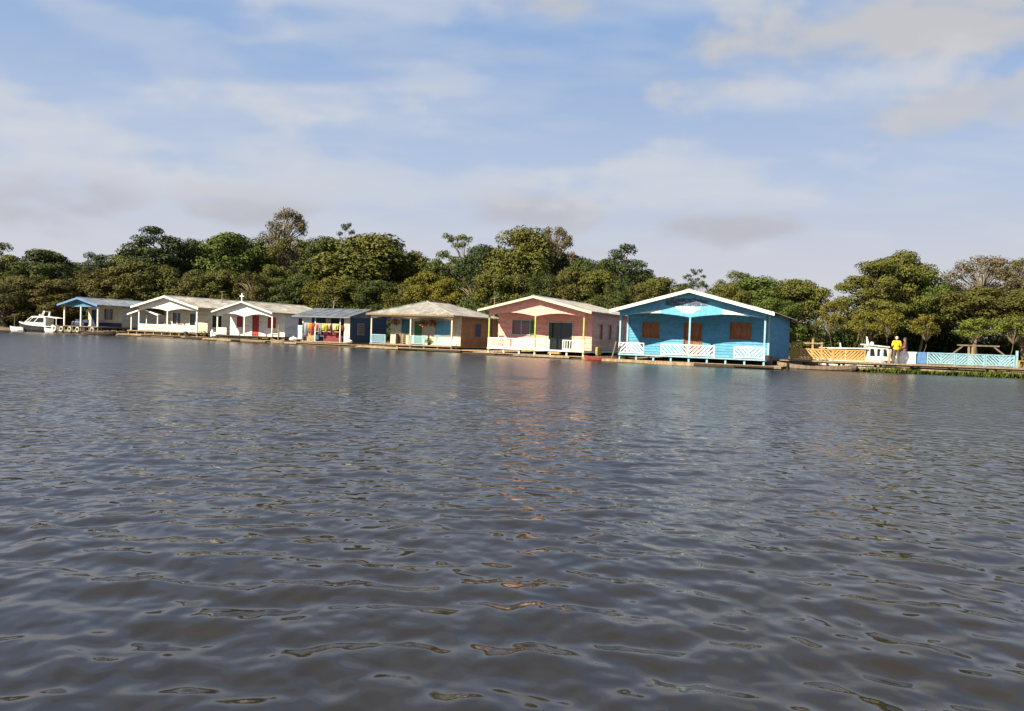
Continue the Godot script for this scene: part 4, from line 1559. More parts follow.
func launch() -> void:
	# white cabin launch on a dark hull, bow towards the open river end of the dock
	var c := thing("cabin_launch", "white cabin launch with raked windows, dark hull and roof arch", "boat", Vector3(-58.6, 0, -95.6), 187.0)
	var sec := [[-2.7, 0.85, 0.72, -0.25], [-1.8, 0.95, 0.74, -0.28], [-0.5, 1.0, 0.78, -0.3], [0.8, 0.95, 0.86, -0.28], [1.8, 0.72, 0.98, -0.2], [2.5, 0.4, 1.1, 0.0], [2.95, 0.06, 1.2, 0.45]]
	put(hull_mesh(sec), "hull", MAT.dark_gel, c)
	var rub := MB.new()
	for k in sec.size() - 1:
		for s in [-1.0, 1.0]:
			rub.beam(Vector3(sec[k][0], sec[k][2], s * sec[k][1]), Vector3(sec[k + 1][0], sec[k + 1][2], s * sec[k + 1][1]), 0.08, 0.09)
	put(rub, "rub_rail", MAT.white_gel, c)
	var fd := MB.new()
	fd.prism(PackedVector2Array([Vector2(0.7, -0.85), Vector2(1.8, -0.66), Vector2(2.5, -0.36), Vector2(2.9, 0.0), Vector2(2.5, 0.36), Vector2(1.8, 0.66), Vector2(0.7, 0.85)]), -1.02, -0.9, Transform3D(Basis(Vector3.RIGHT, PI / 2), Vector3.ZERO))
	put(fd, "fore_deck", MAT.white_gel, c)
	# cabin: side profile across the beam
	var prof := PackedVector2Array([Vector2(-1.1, 0.75), Vector2(1.75, 0.95), Vector2(1.7, 1.2), Vector2(0.75, 1.95), Vector2(-0.9, 2.0), Vector2(-1.1, 1.9)])
	var cb := MB.new()
	cb.prism(prof, -0.72, 0.72)
	put(cb, "cabin", MAT.white_gel, c)
	for s in [-1.0, 1.0]:
		for wn in [[[1.25, 1.25], [1.5, 1.25], [0.82, 1.78], [0.62, 1.78]], [[0.5, 1.22], [1.12, 1.23], [0.48, 1.79], [-0.05, 1.8]], [[-0.85, 1.2], [0.35, 1.21], [-0.2, 1.8], [-0.85, 1.8]]]:
			var wm := MB.new()
			var pl := PackedVector2Array()
			for q in wn:
				pl.append(Vector2(q[0], q[1]))
			wm.prism(pl, s * 0.735 - 0.01, s * 0.735 + 0.01)
			put(wm, "window", MAT.dark_glass, c)
	var ws := MB.new()
	ws.quad(Vector3(1.70, 1.26, 0.62), Vector3(1.70, 1.26, -0.62), Vector3(0.86, 1.9, -0.62), Vector3(0.86, 1.9, 0.62))
	ws.quad(Vector3(1.68, 1.24, -0.62), Vector3(1.68, 1.24, 0.62), Vector3(0.84, 1.88, 0.62), Vector3(0.84, 1.88, -0.62))
	put(ws, "windscreen", MAT.dark_glass, c)
	var ar := MB.new()
	for s in [-1.0, 1.0]:
		ar.beam(Vector3(-0.55, 2.0, s * 0.6), Vector3(-0.75, 2.55, s * 0.5), 0.08, 0.22)
	ar.beam(Vector3(-0.75, 2.58, -0.54), Vector3(-0.75, 2.58, 0.54), 0.25, 0.1)
	put(ar, "roof_arch", MAT.white_gel, c)
	var lamp := MB.new()
	lamp.lathe([Vector2(0.0, 0.0), Vector2(0.12, 0.0), Vector2(0.12, 0.12), Vector2(0.05, 0.25), Vector2(0.0, 0.27)], Vector3(0.2, 1.97, 0.0), 10)
	put(lamp, "roof_light_housing", MAT.white_gel, c)
	var aw := MB.new()
	aw.beam(Vector3(-1.1, 1.95, -0.7), Vector3(-2.6, 1.75, -0.7), 0.05, 0.05)
	aw.beam(Vector3(-1.1, 1.95, 0.7), Vector3(-2.6, 1.75, 0.7), 0.05, 0.05)
	aw.quad(Vector3(-2.6, 1.78, -0.72), Vector3(-2.6, 1.78, 0.72), Vector3(-1.1, 1.98, 0.72), Vector3(-1.1, 1.98, -0.72))
	aw.quad(Vector3(-2.6, 1.76, 0.72), Vector3(-2.6, 1.76, -0.72), Vector3(-1.1, 1.96, -0.72), Vector3(-1.1, 1.96, 0.72))
	for s in [-0.7, 0.7]:
		aw.beam(Vector3(-2.55, 0.7, s), Vector3(-2.55, 1.75, s), 0.05, 0.05)
	put(aw, "stern_awning", MAT.white_cloth, c)
	# a low white skiff off its bow and a white work boat off its stern
	for d in [[Vector3(-61.4, 0, -95.4), 183.0, 1.9, 0.9, "low white skiff moored at the launch's bow"], [Vector3(-56.3, 0, -94.0), 200.0, 2.5, 1.2, "stubby white dinghy between launch and tyre-hung dock"]]:
		var k := thing("dinghy", d[4], "dinghy", d[0], d[1])
		var l: float = d[2] / 2
		var b: float = d[3] / 2
		put(hull_mesh([[-l, b * 0.9, 0.5, -0.1], [-l * 0.3, b, 0.5, -0.12], [l * 0.4, b * 0.85, 0.54, -0.1], [l * 0.8, b * 0.45, 0.6, 0.02], [l, 0.05, 0.66, 0.25]]), "hull", MAT.white_gel, k)
		box(k, "thwart", MAT.white_gel, Vector3(-0.2, 0.32, -b * 0.9), Vector3(0.1, 0.36, b * 0.9))
		box(k, "console", MAT.white_gel, Vector3(-0.75, 0.2, -0.35), Vector3(-0.3, 0.95 if d[1] > 190.0 else 0.55, 0.35))

func work_boat(dock: Node3D) -> void:
	# white wooden river boat behind the boardwalk: long low roof, wheelhouse at the end
	var c := thing("river_boat", "white wooden river boat with small wheelhouse moored behind the orange railing", "boat", dock.transform * at(6.6, 0, 4.2), 11.0)
	var sec := [[-2.6, 0.55, 0.75, -0.15], [-1.6, 0.85, 0.7, -0.2], [0.4, 0.9, 0.7, -0.2], [1.4, 0.75, 0.78, -0.15], [2.3, 0.4, 0.95, 0.0], [2.8, 0.05, 1.1, 0.4]]
	put(hull_mesh(sec), "hull", MAT.white_paint, c)
	var rf := MB.new()
	rf.prism(PackedVector2Array([Vector2(-2.4, 1.42), Vector2(0.55, 1.47), Vector2(0.55, 1.54), Vector2(-2.4, 1.49)]), -0.8, 0.8)
	put(rf, "awning_roof", MAT.white_paint, c)
	for x in [-2.2, -0.9]:
		for s in [-0.72, 0.72]:
			bar(c, "awning_post", MAT.white_paint, Vector3(x, 0.6, s), Vector3(x, 1.42, s), 0.05, 0.05)
	var wb := MB.new()
	wb.prism(PackedVector2Array([Vector2(0.55, 0.65), Vector2(2.15, 0.72), Vector2(1.88, 1.62), Vector2(0.6, 1.75)]), -0.66, 0.66)
	put(wb, "wheelhouse", MAT.white_paint, c)
	var rt := MB.new()
	rt.prism(PackedVector2Array([Vector2(0.4, 1.755), Vector2(1.98, 1.63), Vector2(1.98, 1.69), Vector2(0.4, 1.83)]), -0.76, 0.76)
	put(rt, "wheelhouse_roof", MAT.white_paint, c)
	for wn in [[0.72, 1.0], [1.18, 1.42], [1.58, 1.82]]:
		var wm := MB.new()
		wm.prism(PackedVector2Array([Vector2(wn[0], 1.0), Vector2(wn[1] + 0.05, 1.0), Vector2(wn[1] - 0.04, 1.5), Vector2(wn[0], 1.52)]), 0.655, 0.675)
		put(wm, "window", MAT.dark_glass, c)
	var st := MB.new()
	st.tube(Vector3(0.72, 1.8, 0.0), Vector3(0.62, 2.35, 0.0), 0.09, 0.05, 8)
	put(st, "mast", MAT.white_paint, c)
	var sl := MB.new()
	sl.lathe([Vector2(0.0, 0.0), Vector2(0.1, 0.0), Vector2(0.14, 0.1), Vector2(0.1, 0.22), Vector2(0.0, 0.24)], Vector3(0.98, 1.76, 0.0), 10)
	put(sl, "searchlight_housing", MAT.white_paint, c)
	var hb := MB.new()
	hb.beam(Vector3(-1.1, 1.42, 0.1), Vector3(-1.16, 1.85, 0.1), 0.07, 0.07)
	put(hb, "roof_peg", MAT.white_paint, c)

# ---------------------------------------------------------------- the boardwalk and what stands on it
func boardwalk() -> Node3D:
	var d := thing("boardwalk", "long plank boardwalk on floating logs beside the blue house", "boardwalk", Vector3(17.2, 0, -51.8), 11.0)
	var rng := RandomNumberGenerator.new()
	rng.seed = 15
	var x := -0.6
	while x < 22.0:
		var wd := rng.randf_range(0.2, 0.28)
		var o := box(d, "plank", MAT.grey_wood if rng.randf() < 0.7 else MAT.raft_wood, at(x, 0.555, -0.05 - rng.randf() * 0.06), at(x + wd - 0.015, 0.59 + rng.randf() * 0.012, 1.75 + rng.randf() * 0.08))
		x += wd
	for j in [0.12, 1.6]:
		box(d, "joist", MAT.grey_wood, at(-0.6, 0.42, j), at(22.0, 0.553, j + 0.09))
	var rx := -0.6
	while rx < 22.0:
		var ln := rng.randf_range(2.0, 3.6)
		box(d, "rim_board", MAT.raft_wood, at(rx, 0.5 + rng.randf() * 0.015, -0.16), at(minf(rx + ln - 0.02, 22.0), 0.585, -0.12))
		rx += ln
	for k in 10:
		var px := 0.3 + k * 2.3
		for j in [0.2, 1.5]:
			box(d, "stilt", MAT.grey_wood, at(px - 0.07, -0.4, j), at(px + 0.07, 0.42, j + 0.12))
	var xs := [-0.8, 5.3, 9.2, 14.2, 22.0]
	for k in 4:
		for j in [-0.35, 0.55, 1.4]:
			if j < 0.0 and k == 0:
				continue
			var mb := MB.new()
			var r := rng.randf_range(0.2, 0.27)
			mb.tube(at(xs[k] + rng.randf_range(0.05, 0.5), 0.06 + rng.randf() * 0.06, j), at(xs[k + 1] - rng.randf_range(0.05, 0.5), 0.06 + rng.randf() * 0.06, j + rng.randf_range(-0.15, 0.15)), r, r * 0.85, 12)
			put(mb, "float_log", MAT.raft_wood if j < 0.0 else MAT.log_bark, d)
	return d

func on(dock: Node3D, x: float, y: float, j: float) -> Vector3:
	return dock.transform * at(x, y, j)

func dock_things(d: Node3D) -> void:
	var y := 0.6
	var of := thing("board_fence", "orange slatted railing in two slanting panels along the boardwalk", "railing", on(d, 2.3, y, 1.5), 11.0)
	railing(of, Transform3D.IDENTITY, 2.15, 0.78, "fall", MAT.orange_paint, 0.23, 0.46)
	railing(of, Transform3D(FRONT, at(2.17, 0, 0)), 2.05, 0.78, "rise", MAT.orange_paint, 0.23, 0.46)
	box(of, "yellow_panel", MAT.ochre_paint, at(-0.62, 0.05, -0.02), at(-0.03, 0.8, 0.03))
	var bf := thing("board_fence", "long pale blue slatted railing in zigzag panels along the boardwalk", "railing", on(d, 9.7, y, 1.5), 11.0)
	box(bf, "solid_panel", MAT.trim_blue_paint, at(0.0, 0.03, -0.02), at(0.62, 0.8, 0.02))
	for k in 3:
		railing(bf, Transform3D(FRONT, at(0.66 + k * 1.78, 0, 0)), 1.74, 0.8, ["vee", "peak", "vee"][k], MAT.pale_blue_paint, 0.21, 0.5)
	var tall := MB.new()
	tall.span(at(6.02, -0.2, -0.06), at(6.14, 1.1, 0.06))
	put(tall, "end_post", MAT.pale_blue_paint, bf)
	# white chest
	var ch := thing("white_chest", "big plain white chest beside the person in yellow", "chest", on(d, 8.62, y, 1.35), 11.0)
	var mb := MB.new()
	mb.span(at(0, 0.0, 0.02), at(1.03, 0.68, 0.72))
	put(mb, "body", MAT.tank_white, ch)
	var lid := MB.new()
	lid.span(at(-0.025, 0.685, 0.0), at(1.055, 0.79, 0.745))
	put(lid, "lid", MAT.tank_white, ch)
	for s in [0.1, 0.85]:
		box(ch, "foot", MAT.grey_wood, at(s, -0.03, 0.1), at(s + 0.08, 0.0, 0.6))
	# pale planks stood on end
	var pl := thing("leaning_plank", "pale yellowish plank stood on end beside the person in yellow", "plank", on(d, 7.95, 0.58, 1.3), 11.0)
	var pm := MB.new()
	pm.beam(Vector3(0, 0, 0), Vector3(0.12, 0.95, -0.1), 0.16, 0.05, Vector3.BACK)
	put(pm, "board", MAT.pale_wood, pl)
	var pp := thing("mooring_post", "short white mooring post between river boat and person in yellow", "post", on(d, 7.62, 0.3, 1.95), 11.0)
	var pq := MB.new()
	pq.tube(Vector3.ZERO, Vector3(0, 1.05, 0), 0.07, 0.06, 10)
	put(pq, "shaft", MAT.white_paint, pp)
	# unfinished timber frames on the bank
	var fr := thing("scaffold", "unfinished pale timber frame with two rails behind the orange railing", "frame", on(d, 2.0, 0.3, 3.0), 11.0)
	for x in [0.05, 1.4, 2.0]:
		bar(fr, "post", MAT.pale_wood, Vector3(x, -0.4, 0), Vector3(x, 1.55 if x != 1.4 else 1.75, 0), 0.13, 0.1)
	for yy in [1.0, 1.45]:
		bar(fr, "rail", MAT.pale_wood, Vector3(0.0, yy, 0.06), Vector3(2.05, yy, 0.06), 0.1, 0.04)
	var f2 := thing("timber_trestle", "flat timber trestle with slanting braces behind the blue railing", "frame", on(d, 13.4, 0.3, 6.0), 11.0)
	bar(f2, "top_beam", MAT.grey_wood, Vector3(0.35, 1.68, 0), Vector3(3.05, 1.68, 0), 0.1, 0.16)
	for x in [1.1, 1.35]:
		bar(f2, "post", MAT.pale_wood, Vector3(x, -0.4, 0), Vector3(x, 1.6, 0), 0.11, 0.1)
	bar(f2, "brace", MAT.grey_wood, Vector3(0.0, 1.0, 0), Vector3(0.7, 1.62, 0), 0.09, 0.08)
	bar(f2, "brace", MAT.grey_wood, Vector3(3.5, 1.0, 0), Vector3(2.7, 1.62, 0), 0.09, 0.08)
	for x in [0.0, 3.5]:
		bar(f2, "post", MAT.tan_wood, Vector3(x, -0.4, 0), Vector3(x, 1.05, 0), 0.11, 0.1)
	var yb := thing("yellow_stool", "small yellow wooden stand past the end of the blue railing", "stand", on(d, 15.85, 0.6, 1.3), 11.0)
	for x in [0.0, 0.34]:
		for j in [0.0, 0.3]:
			bar(yb, "leg", MAT.ochre_paint, at(x, 0, j), at(x, 0.42, j), 0.07, 0.07)
	box(yb, "top", MAT.ochre_paint, at(-0.05, 0.42, -0.05), at(0.39, 0.47, 0.35))
	# moored along the front
	canoe("long weathered grey canoe moored along the boardwalk", on(d, 3.0, 0.0, -0.75), 12.5, 4.9, 0.85, MAT.grey_hull, 0.2)
	canoe("low red canoe drawn up at the pink house raft", Vector3(6.3, 0, -54.5), 20.0, 2.4, 0.6, MAT.red_hull, 0.1)
	canoe("long dark green canoe moored at the blue house raft", Vector3(10.15, 0, -53.15), 25.0, 4.9, 0.7, MAT.green_hull, 0.05)
	var dr := thing("black_drum", "black drum standing at the corner of the blue house raft", "drum", Vector3(16.75, -0.12, -50.35))
	var dm := MB.new()
	dm.lathe([Vector2(0, 0), Vector2(0.3, 0), Vector2(0.3, 0.3), Vector2(0.315, 0.32), Vector2(0.3, 0.34), Vector2(0.3, 0.62), Vector2(0.315, 0.64), Vector2(0.3, 0.66), Vector2(0.3, 0.95), Vector2(0.28, 0.97), Vector2(0.28, 0.93), Vector2(0, 0.93)], Vector3.ZERO, 20)
	put(dm, "drum_body", MAT.black_plastic, dr)
	var bu := MB.new()
	bu.tube(Vector3(0.12, 0.93, 0.1), Vector3(0.12, 0.965, 0.1), 0.04, 0.035)
	put(bu, "bung", MAT.black_plastic, dr)

# ---------------------------------------------------------------- things about the houses
func hp(h: Node3D, x: float, y: float, j: float) -> Vector3:
	return h.transform * at(x, y, j)

func garment(h: Node3D, x: float, y: float, j: float, kind: String, w: float, ln: float, m: Material, label: String, seed_: int) -> void:
	var g := MB.new()
	var nx := 10
	var ny := 10
	var rng := RandomNumberGenerator.new()
	rng.seed = seed_
	var ph := rng.randf() * TAU
	var pt := func(u: float, v: float) -> Vector3:
		var hw := w / 2
		if kind == "shirt":
			hw *= 1.0 if v < 0.3 else 0.68
		elif kind == "skirt":
			hw *= 0.6 + 0.4 * v
		var fold := 0.03 * sin(u * 9.0 + ph) * (0.3 + v) + 0.015 * sin(v * 7 + ph)
		return Vector3(u * hw, -v * ln - 0.02 * absf(u) * v, fold)
	for a in nx:
		for b in ny:
			var u0 := -1.0 + 2.0 * a / nx
			var u1 := -1.0 + 2.0 * (a + 1) / nx
			var v0 := float(b) / ny
			var v1 := float(b + 1) / ny
			if kind == "trousers" and v0 > 0.35 and absf((u0 + u1) / 2) < 0.15:
				continue
			var o := Vector3(0, 0, 0.012)
			g.quad(pt.call(u0, v1) + o, pt.call(u1, v1) + o, pt.call(u1, v0) + o, pt.call(u0, v0) + o)
			g.quad(pt.call(u1, v1) - o, pt.call(u0, v1) - o, pt.call(u0, v0) - o, pt.call(u1, v0) - o)
	var o := put(g, "hanging_garment", m, self)
	o.position = hp(h, x, y, j)
	o.rotation.y = h.rotation.y
	tag(o, label, "garment", "laundry on the shack's lines")

func laundry(h: Node3D) -> void:
	var line := thing("washing_line", "washing line strung between the laundry shack's porch posts", "line", hp(h, 0, 0, 0), 24.0)
	var mb := MB.new()
	mb.tube(at(0.12, 2.1, 0.02), at(1.55, 2.08, 0.02), 0.012, 0.012, 5)
	mb.tube(at(1.55, 2.1, 0.02), at(4.4, 2.06, 0.02), 0.012, 0.012, 5)
	put(mb, "rope", MAT.white_cloth, line)
	var cols := {"white": [0.8, 0.8, 0.82], "lilac": [0.55, 0.52, 0.7], "yellow": [0.75, 0.6, 0.1], "orange": [0.6, 0.2, 0.05], "red": [0.5, 0.05, 0.04], "lime": [0.62, 0.65, 0.15], "pale pink": [0.75, 0.55, 0.5], "dark green": [0.03, 0.09, 0.06], "salmon": [0.65, 0.28, 0.2], "grey": [0.35, 0.36, 0.4], "teal": [0.1, 0.35, 0.3], "pale lime": [0.7, 0.72, 0.4], "maroon": [0.2, 0.03, 0.05]}
	for k in cols:
		mat("cloth_" + k, cols[k][0] * 0.75, cols[k][1] * 0.75, cols[k][2] * 0.75, 0.95)
	var items := [[0.2, "towel", 0.22, 0.9, "teal"], [0.45, "towel", 0.26, 1.15, "lilac"], [0.8, "towel", 0.22, 0.75, "yellow"], [1.05, "trousers", 0.3, 1.05, "orange"], [1.36, "shirt", 0.34, 1.0, "red"],
		[1.78, "shirt", 0.36, 0.6, "salmon"], [2.12, "trousers", 0.3, 1.0, "grey"], [2.5, "towel", 0.34, 0.62, "lime"], [2.84, "shirt", 0.32, 0.75, "yellow"], [3.2, "shirt", 0.36, 0.5, "pale pink"],
		[3.5, "skirt", 0.28, 0.85, "maroon"], [3.8, "towel", 0.4, 0.58, "pale lime"], [4.15, "shirt", 0.34, 0.55, "lime"]]
	var words := {"towel": "towel", "trousers": "trousers", "shirt": "shirt", "skirt": "skirt"}
	for k in items.size():
		var i: Array = items[k]
		var lab: String = "%s %s pegged to the laundry shack's washing line" % [i[4], words[i[1]]]
		if k == 12:
			lab = "lime shirt pegged beside the porch post end of the washing line"
		if k == 8:
			lab = "yellow shirt pegged between lime towel and pale pink shirt"
		garment(h, i[0], 2.1, 0.02, i[1], i[2], i[3], MAT["cloth_" + i[4]], lab, 50 + k)
	garment(h, -0.15, 1.85, 0.0, "towel", 0.5, 1.3, MAT.white_cloth, "large white sheet hung at the shack's corner towards the chapel", 90)
	garment(h, 4.62, 2.0, 0.12, "towel", 0.3, 0.5, MAT.cloth_maroon, "small maroon cloth hung against the shack's cream board", 91)
	sack(hp(h, -0.75, 0.34, -0.2), 0.45, "plump white sack on the shack raft beside the hanging sheet")
	sack(hp(h, 5.6, 0.34, -0.2), 0.42, "white sack at the dark blue corner of the shack")

func sack(pos: Vector3, r: float, label: String) -> void:
	var s := thing("sack", label, "sack", pos)
	var mb := MB.new()
	var prof := []
	for k in 13:
		var a := PI * k / 12.0
		prof.append(Vector2(sin(a) * r * (1.0 - 0.18 * k / 12.0) + (0.03 if k > 9 and k < 12 else 0.0), (1 - cos(a)) * r * 0.42))
	mb.lathe(prof, Vector3.ZERO, 14)
	put(mb, "bag", MAT.white_cloth, s)
	var nk := MB.new()
	nk.lathe([Vector2(0.05, 0.0), Vector2(0.04, 0.06), Vector2(0.1, 0.13), Vector2(0.0, 0.12)], Vector3(0, r * 0.82, 0), 9)
	put(nk, "tied_neck", MAT.white_cloth, s)

func plant(pos: Vector3, m: String, label: String, hanging: bool, seed_: int, r := 0.3, bloom := "") -> void:
	var p := thing("hanging_plant" if hanging else "potted_plant", label, "plant", pos)
	var rng := RandomNumberGenerator.new()
	rng.seed = seed_
	var pot := MB.new()
	pot.lathe([Vector2(0, 0), Vector2(0.1, 0), Vector2(0.15, 0.2), Vector2(0.17, 0.2), Vector2(0.17, 0.23), Vector2(0.13, 0.23), Vector2(0, 0.2)], Vector3.ZERO, 12)
	put(pot, "pot", MAT.clay, p)
	var lv := MB.new()
	lv.colored = true
	clump(lv, Vector3(0, 0.3 if not hanging else 0.18, 0), Vector3(r, r * 0.8, r), 130, 0.14, rng, 0.4)
	put(lv, "leaves", MAT["leaf_" + m], p)
	if bloom != "":
		var fl := MB.new()
		fl.colored = true
		clump(fl, Vector3(0, 0.22, 0), Vector3(r, r * 0.8, r) * 1.05, 60, 0.13, rng, 0.1)
		put(fl, "blossoms", MAT[bloom], p)
	if hanging:
		var st := MB.new()
		for k in 3:
			var a := TAU * k / 3
			st.tube(Vector3(cos(a) * 0.15, 0.22, sin(a) * 0.15), Vector3(0, 0.62, 0), 0.006, 0.006, 4)
		put(st, "hanger", MAT.metal_grey, p)

func chair(pos: Vector3, yaw: float, label: String, m: Material) -> void:
	var c := thing("porch_chair", label, "chair", pos, yaw)
	box(c, "seat", m, at(-0.24, 0.42, -0.24), at(0.24, 0.46, 0.24))
	for x in [-0.22, 0.22]:
		for j in [-0.22, 0.22]:
			bar(c, "leg", m, at(x, 0, j), at(x, 0.42, j), 0.045, 0.045)
	var bk := MB.new()
	bk.beam(at(0, 0.46, 0.22), at(0, 0.92, 0.3), 0.46, 0.03, Vector3.BACK)
	put(bk, "backrest", m, c)
	for x in [-0.23, 0.23]:
		bar(c, "armrest", m, at(x, 0.66, -0.2), at(x, 0.66, 0.24), 0.05, 0.03, Vector3.UP)

func outboard_canoe(pos: Vector3, yaw: float, label: String) -> void:
	var c := canoe(label, pos, yaw, 4.2, 0.9, MAT.dark_wood, 0.2)
	var mb := MB.new()
	mb.span(Vector3(-2.2, 0.35, -0.14), Vector3(-1.85, 0.75, 0.14))
	mb.span(Vector3(-2.15, 0.75, -0.11), Vector3(-1.9, 0.82, 0.11))
	mb.span(Vector3(-2.1, -0.3, -0.05), Vector3(-1.95, 0.35, 0.05))
	put(mb, "outboard_motor", MAT.black_plastic, c)

func pole(pos: Vector3, ht: float, r: float, m: Material, called: String, label: String, cat: String) -> Node3D:
	var p := thing(called, label, cat, pos)
	var mb := MB.new()
	mb.tube(Vector3.ZERO, Vector3(0.04, ht, 0), r, r * 0.8, 8)
	put(mb, "shaft", m, p)
	return p

func antenna(pos: Vector3, ht: float, label: String) -> void:
	var p := pole(pos, ht, 0.045, MAT.pale_wood, "antenna_mast", label, "antenna")
	var mb := MB.new()
	mb.beam(Vector3(-0.3, ht - 0.05, 0), Vector3(0.38, ht + 0.05, 0), 0.04, 0.04)
	for k in 5:
		mb.beam(Vector3(-0.25 + 0.14 * k, ht - 0.03 + 0.02 * k, -0.22), Vector3(-0.25 + 0.14 * k, ht - 0.03 + 0.02 * k, 0.22), 0.025, 0.025)
	put(mb, "aerial", MAT.metal_grey, p)

func house_things(h1: Node3D, h3: Node3D, h4: Node3D, h5: Node3D, h6: Node3D, h7: Node3D, h8: Node3D) -> void:
	# tyres hung on the first dock
	var places := ["by the stubby white dinghy", "below the navy bench", "between navy bench and middle post", "below the dock's middle porch post", "below the dock's porch post beside the blue door"]
	var xs := [-0.55, 0.6, 2.0, 3.3, 5.7]
	for k in 5:
		var t := thing("fender_tyre", "white-painted tyre fender hung on the dock " + places[k], "tyre", hp(h1, xs[k], 0.52, -0.72), 22.0, "white tyre fenders on the dock")
		var tm := TorusMesh.new()
		tm.inner_radius = 0.18
		tm.outer_radius = 0.33
		tm.rings = 28
		tm.ring_segments = 12
		var o := put_mesh(tm, "tyre_ring", MAT.tyre_paint, t)
		o.rotation.x = PI / 2
		var r := MB.new()
		r.tube(Vector3(0, 0.2, 0), Vector3(0, 0.45, 0.08), 0.015, 0.015, 5)
		put(r, "rope", MAT.grey_wood, t)
	var b := thing("porch_bench", "navy padded bench with pale cushion on the tyre-hung dock", "bench", hp(h1, 0.2, 0.95, 0.9), 22.0)
	box(b, "seat", MAT.navy_paint, at(0, 0.1, 0), at(2.1, 0.42, 0.7))
	box(b, "backrest", MAT.navy_paint, at(0, 0.42, 0.55), at(2.1, 0.8, 0.7))
	box(b, "cushion", MAT.blue_roof, at(0.1, 0.425, 0.05), at(1.4, 0.55, 0.5))
	for x in [0.05, 1.95]:
		box(b, "leg", MAT.dark_wood, at(x, 0, 0.05), at(x + 0.1, 0.1, 0.6))
	outboard_canoe(hp(h1, 7.2, 0, -1.0), 12.0, "dark canoe with outboard motor tied between blue-trimmed and white houses")
	outboard_canoe(hp(h3, 10.0, 0, -0.9), 22.0, "dark canoe with outboard motor tied between white house and chapel")
	plant(hp(h3, 9.4, 0.3, 0.3), "brown", "straggly brown potted plant on raft between white house and chapel", false, 61, 0.6)
	for k in 2:
		var j := thing("water_jug", ["tall white water jug on raft beside the chapel post", "short white water jug on raft beside the chapel post"][k], "jug", hp(h3, 10.4 + 0.45 * k, 0.3, 0.4))
		var mb := MB.new()
		var s := 1.3 if k == 0 else 0.9
		mb.lathe([Vector2(0, 0), Vector2(0.17, 0), Vector2(0.19, 0.05), Vector2(0.19, 0.4 * s), Vector2(0.08, 0.55 * s), Vector2(0.07, 0.62 * s), Vector2(0, 0.63 * s)], Vector3.ZERO, 14)
		put(mb, "bottle_body", MAT.tank_white, j)
		var cp := MB.new()
		cp.tube(Vector3(0, 0.63 * s, 0), Vector3(0, 0.68 * s, 0), 0.08, 0.08, 10)
		put(cp, "cap", MAT.trim_blue_paint, j)
	chair(hp(h3, 6.0, 0.72, 0.9), 30.0, "white porch chair beside the white house door", MAT.white_gel)
	chair(hp(h3, 4.9, 0.72, 1.0), 10.0, "brown wooden porch chair under the white house window", MAT.brown_wood)
	antenna(hp(h3, 5.5, 3.4, 7.0), 2.2, "thin aerial mast above the white house roof")
	antenna(hp(h5, 0.6, 3.0, 4.0), 1.4, "aerial mast above the laundry shack roof")
	antenna(hp(h6, 8.6, 2.6, 7.4), 2.4, "leaning aerial mast between hip roof and pink house")
	# chapel side landing
	var c := canoe("short brown canoe with upright pole beside the chapel", hp(h4, 8.6, 0, -0.9), 40.0, 2.4, 0.7, MAT.grey_hull, 0.25)
	bar(c, "upright_pole", MAT.pale_wood, Vector3(0.1, 0.0, 0), Vector3(0.1, 1.9, 0), 0.08, 0.08)
	# hip house porch
	plant(hp(h6, 2.0, 2.2, 0.9), "dark", "red-flowering basket hung in front of the teal shuttered window", true, 71, 0.4, "leaf_bloom")
	plant(hp(h6, 4.9, 2.15, 0.9), "dark", "red-flowering basket hung in the middle of the lattice porch", true, 72, 0.42, "leaf_bloom")
	plant(hp(h6, 5.9, 2.2, 0.8), "dark", "red-flowering basket hung next to the blue shutters", true, 73, 0.38, "leaf_bloom")
	plant(hp(h6, 5.75, 0.5, 0.5), "green", "leafy potted plant behind the lattice railing", false, 74, 0.38)
	var sh := thing("slatted_shelf", "open pale wood shelf with ladder slats in the lattice porch gap", "shelf", hp(h6, 2.5, 0.5, 0.2), 24.0)
	for x in [0.0, 0.75, 1.35]:
		box(sh, "side_panel", MAT.pale_wood, at(x, 0, 0), at(x + 0.05, 0.9, 0.45))
	for k in 5:
		box(sh, "slat", MAT.pale_wood, at(0.8, 0.1 + k * 0.17, 0.0), at(1.35, 0.14 + k * 0.17, 0.42))
	box(sh, "side_panel", MAT.grey_wood, at(0.05, 0.02, 0.4), at(0.75, 0.88, 0.44))
	var ds := thing("satellite_dish", "round pale dish on a short mast beside the tan side wall", "dish", hp(h6, 8.75, 0.3, -0.1), 50.0)
	var dm := MB.new()
	dm.lathe([Vector2(0.0, -0.1), Vector2(0.15, -0.09), Vector2(0.28, -0.04), Vector2(0.37, 0.03), Vector2(0.39, 0.03), Vector2(0.29, -0.07), Vector2(0.15, -0.12), Vector2(0.0, -0.13)], Vector3.ZERO, 22)
	var dd := put(dm, "reflector", MAT.white_paint, ds)
	dd.transform = Transform3D(Basis(Vector3.RIGHT, deg_to_rad(65.0)), Vector3(0, 0.62, 0.12))
	var mm := MB.new()
	mm.tube(Vector3.ZERO, Vector3(0, 0.6, 0), 0.03, 0.03, 8)
	put(mm, "mast", MAT.metal_grey, ds)
	# pink house
	var br := thing("barrel", "small yellow-brown barrel against the pink house side wall", "barrel", hp(h7, 8.6, 0.3, 1.6))
	var bm := MB.new()
	bm.lathe([Vector2(0, 0), Vector2(0.2, 0), Vector2(0.25, 0.3), Vector2(0.21, 0.62), Vector2(0.19, 0.62), Vector2(0.19, 0.58), Vector2(0, 0.58)], Vector3.ZERO, 16)
	put(bm, "staves", MAT.ochre_paint, br)
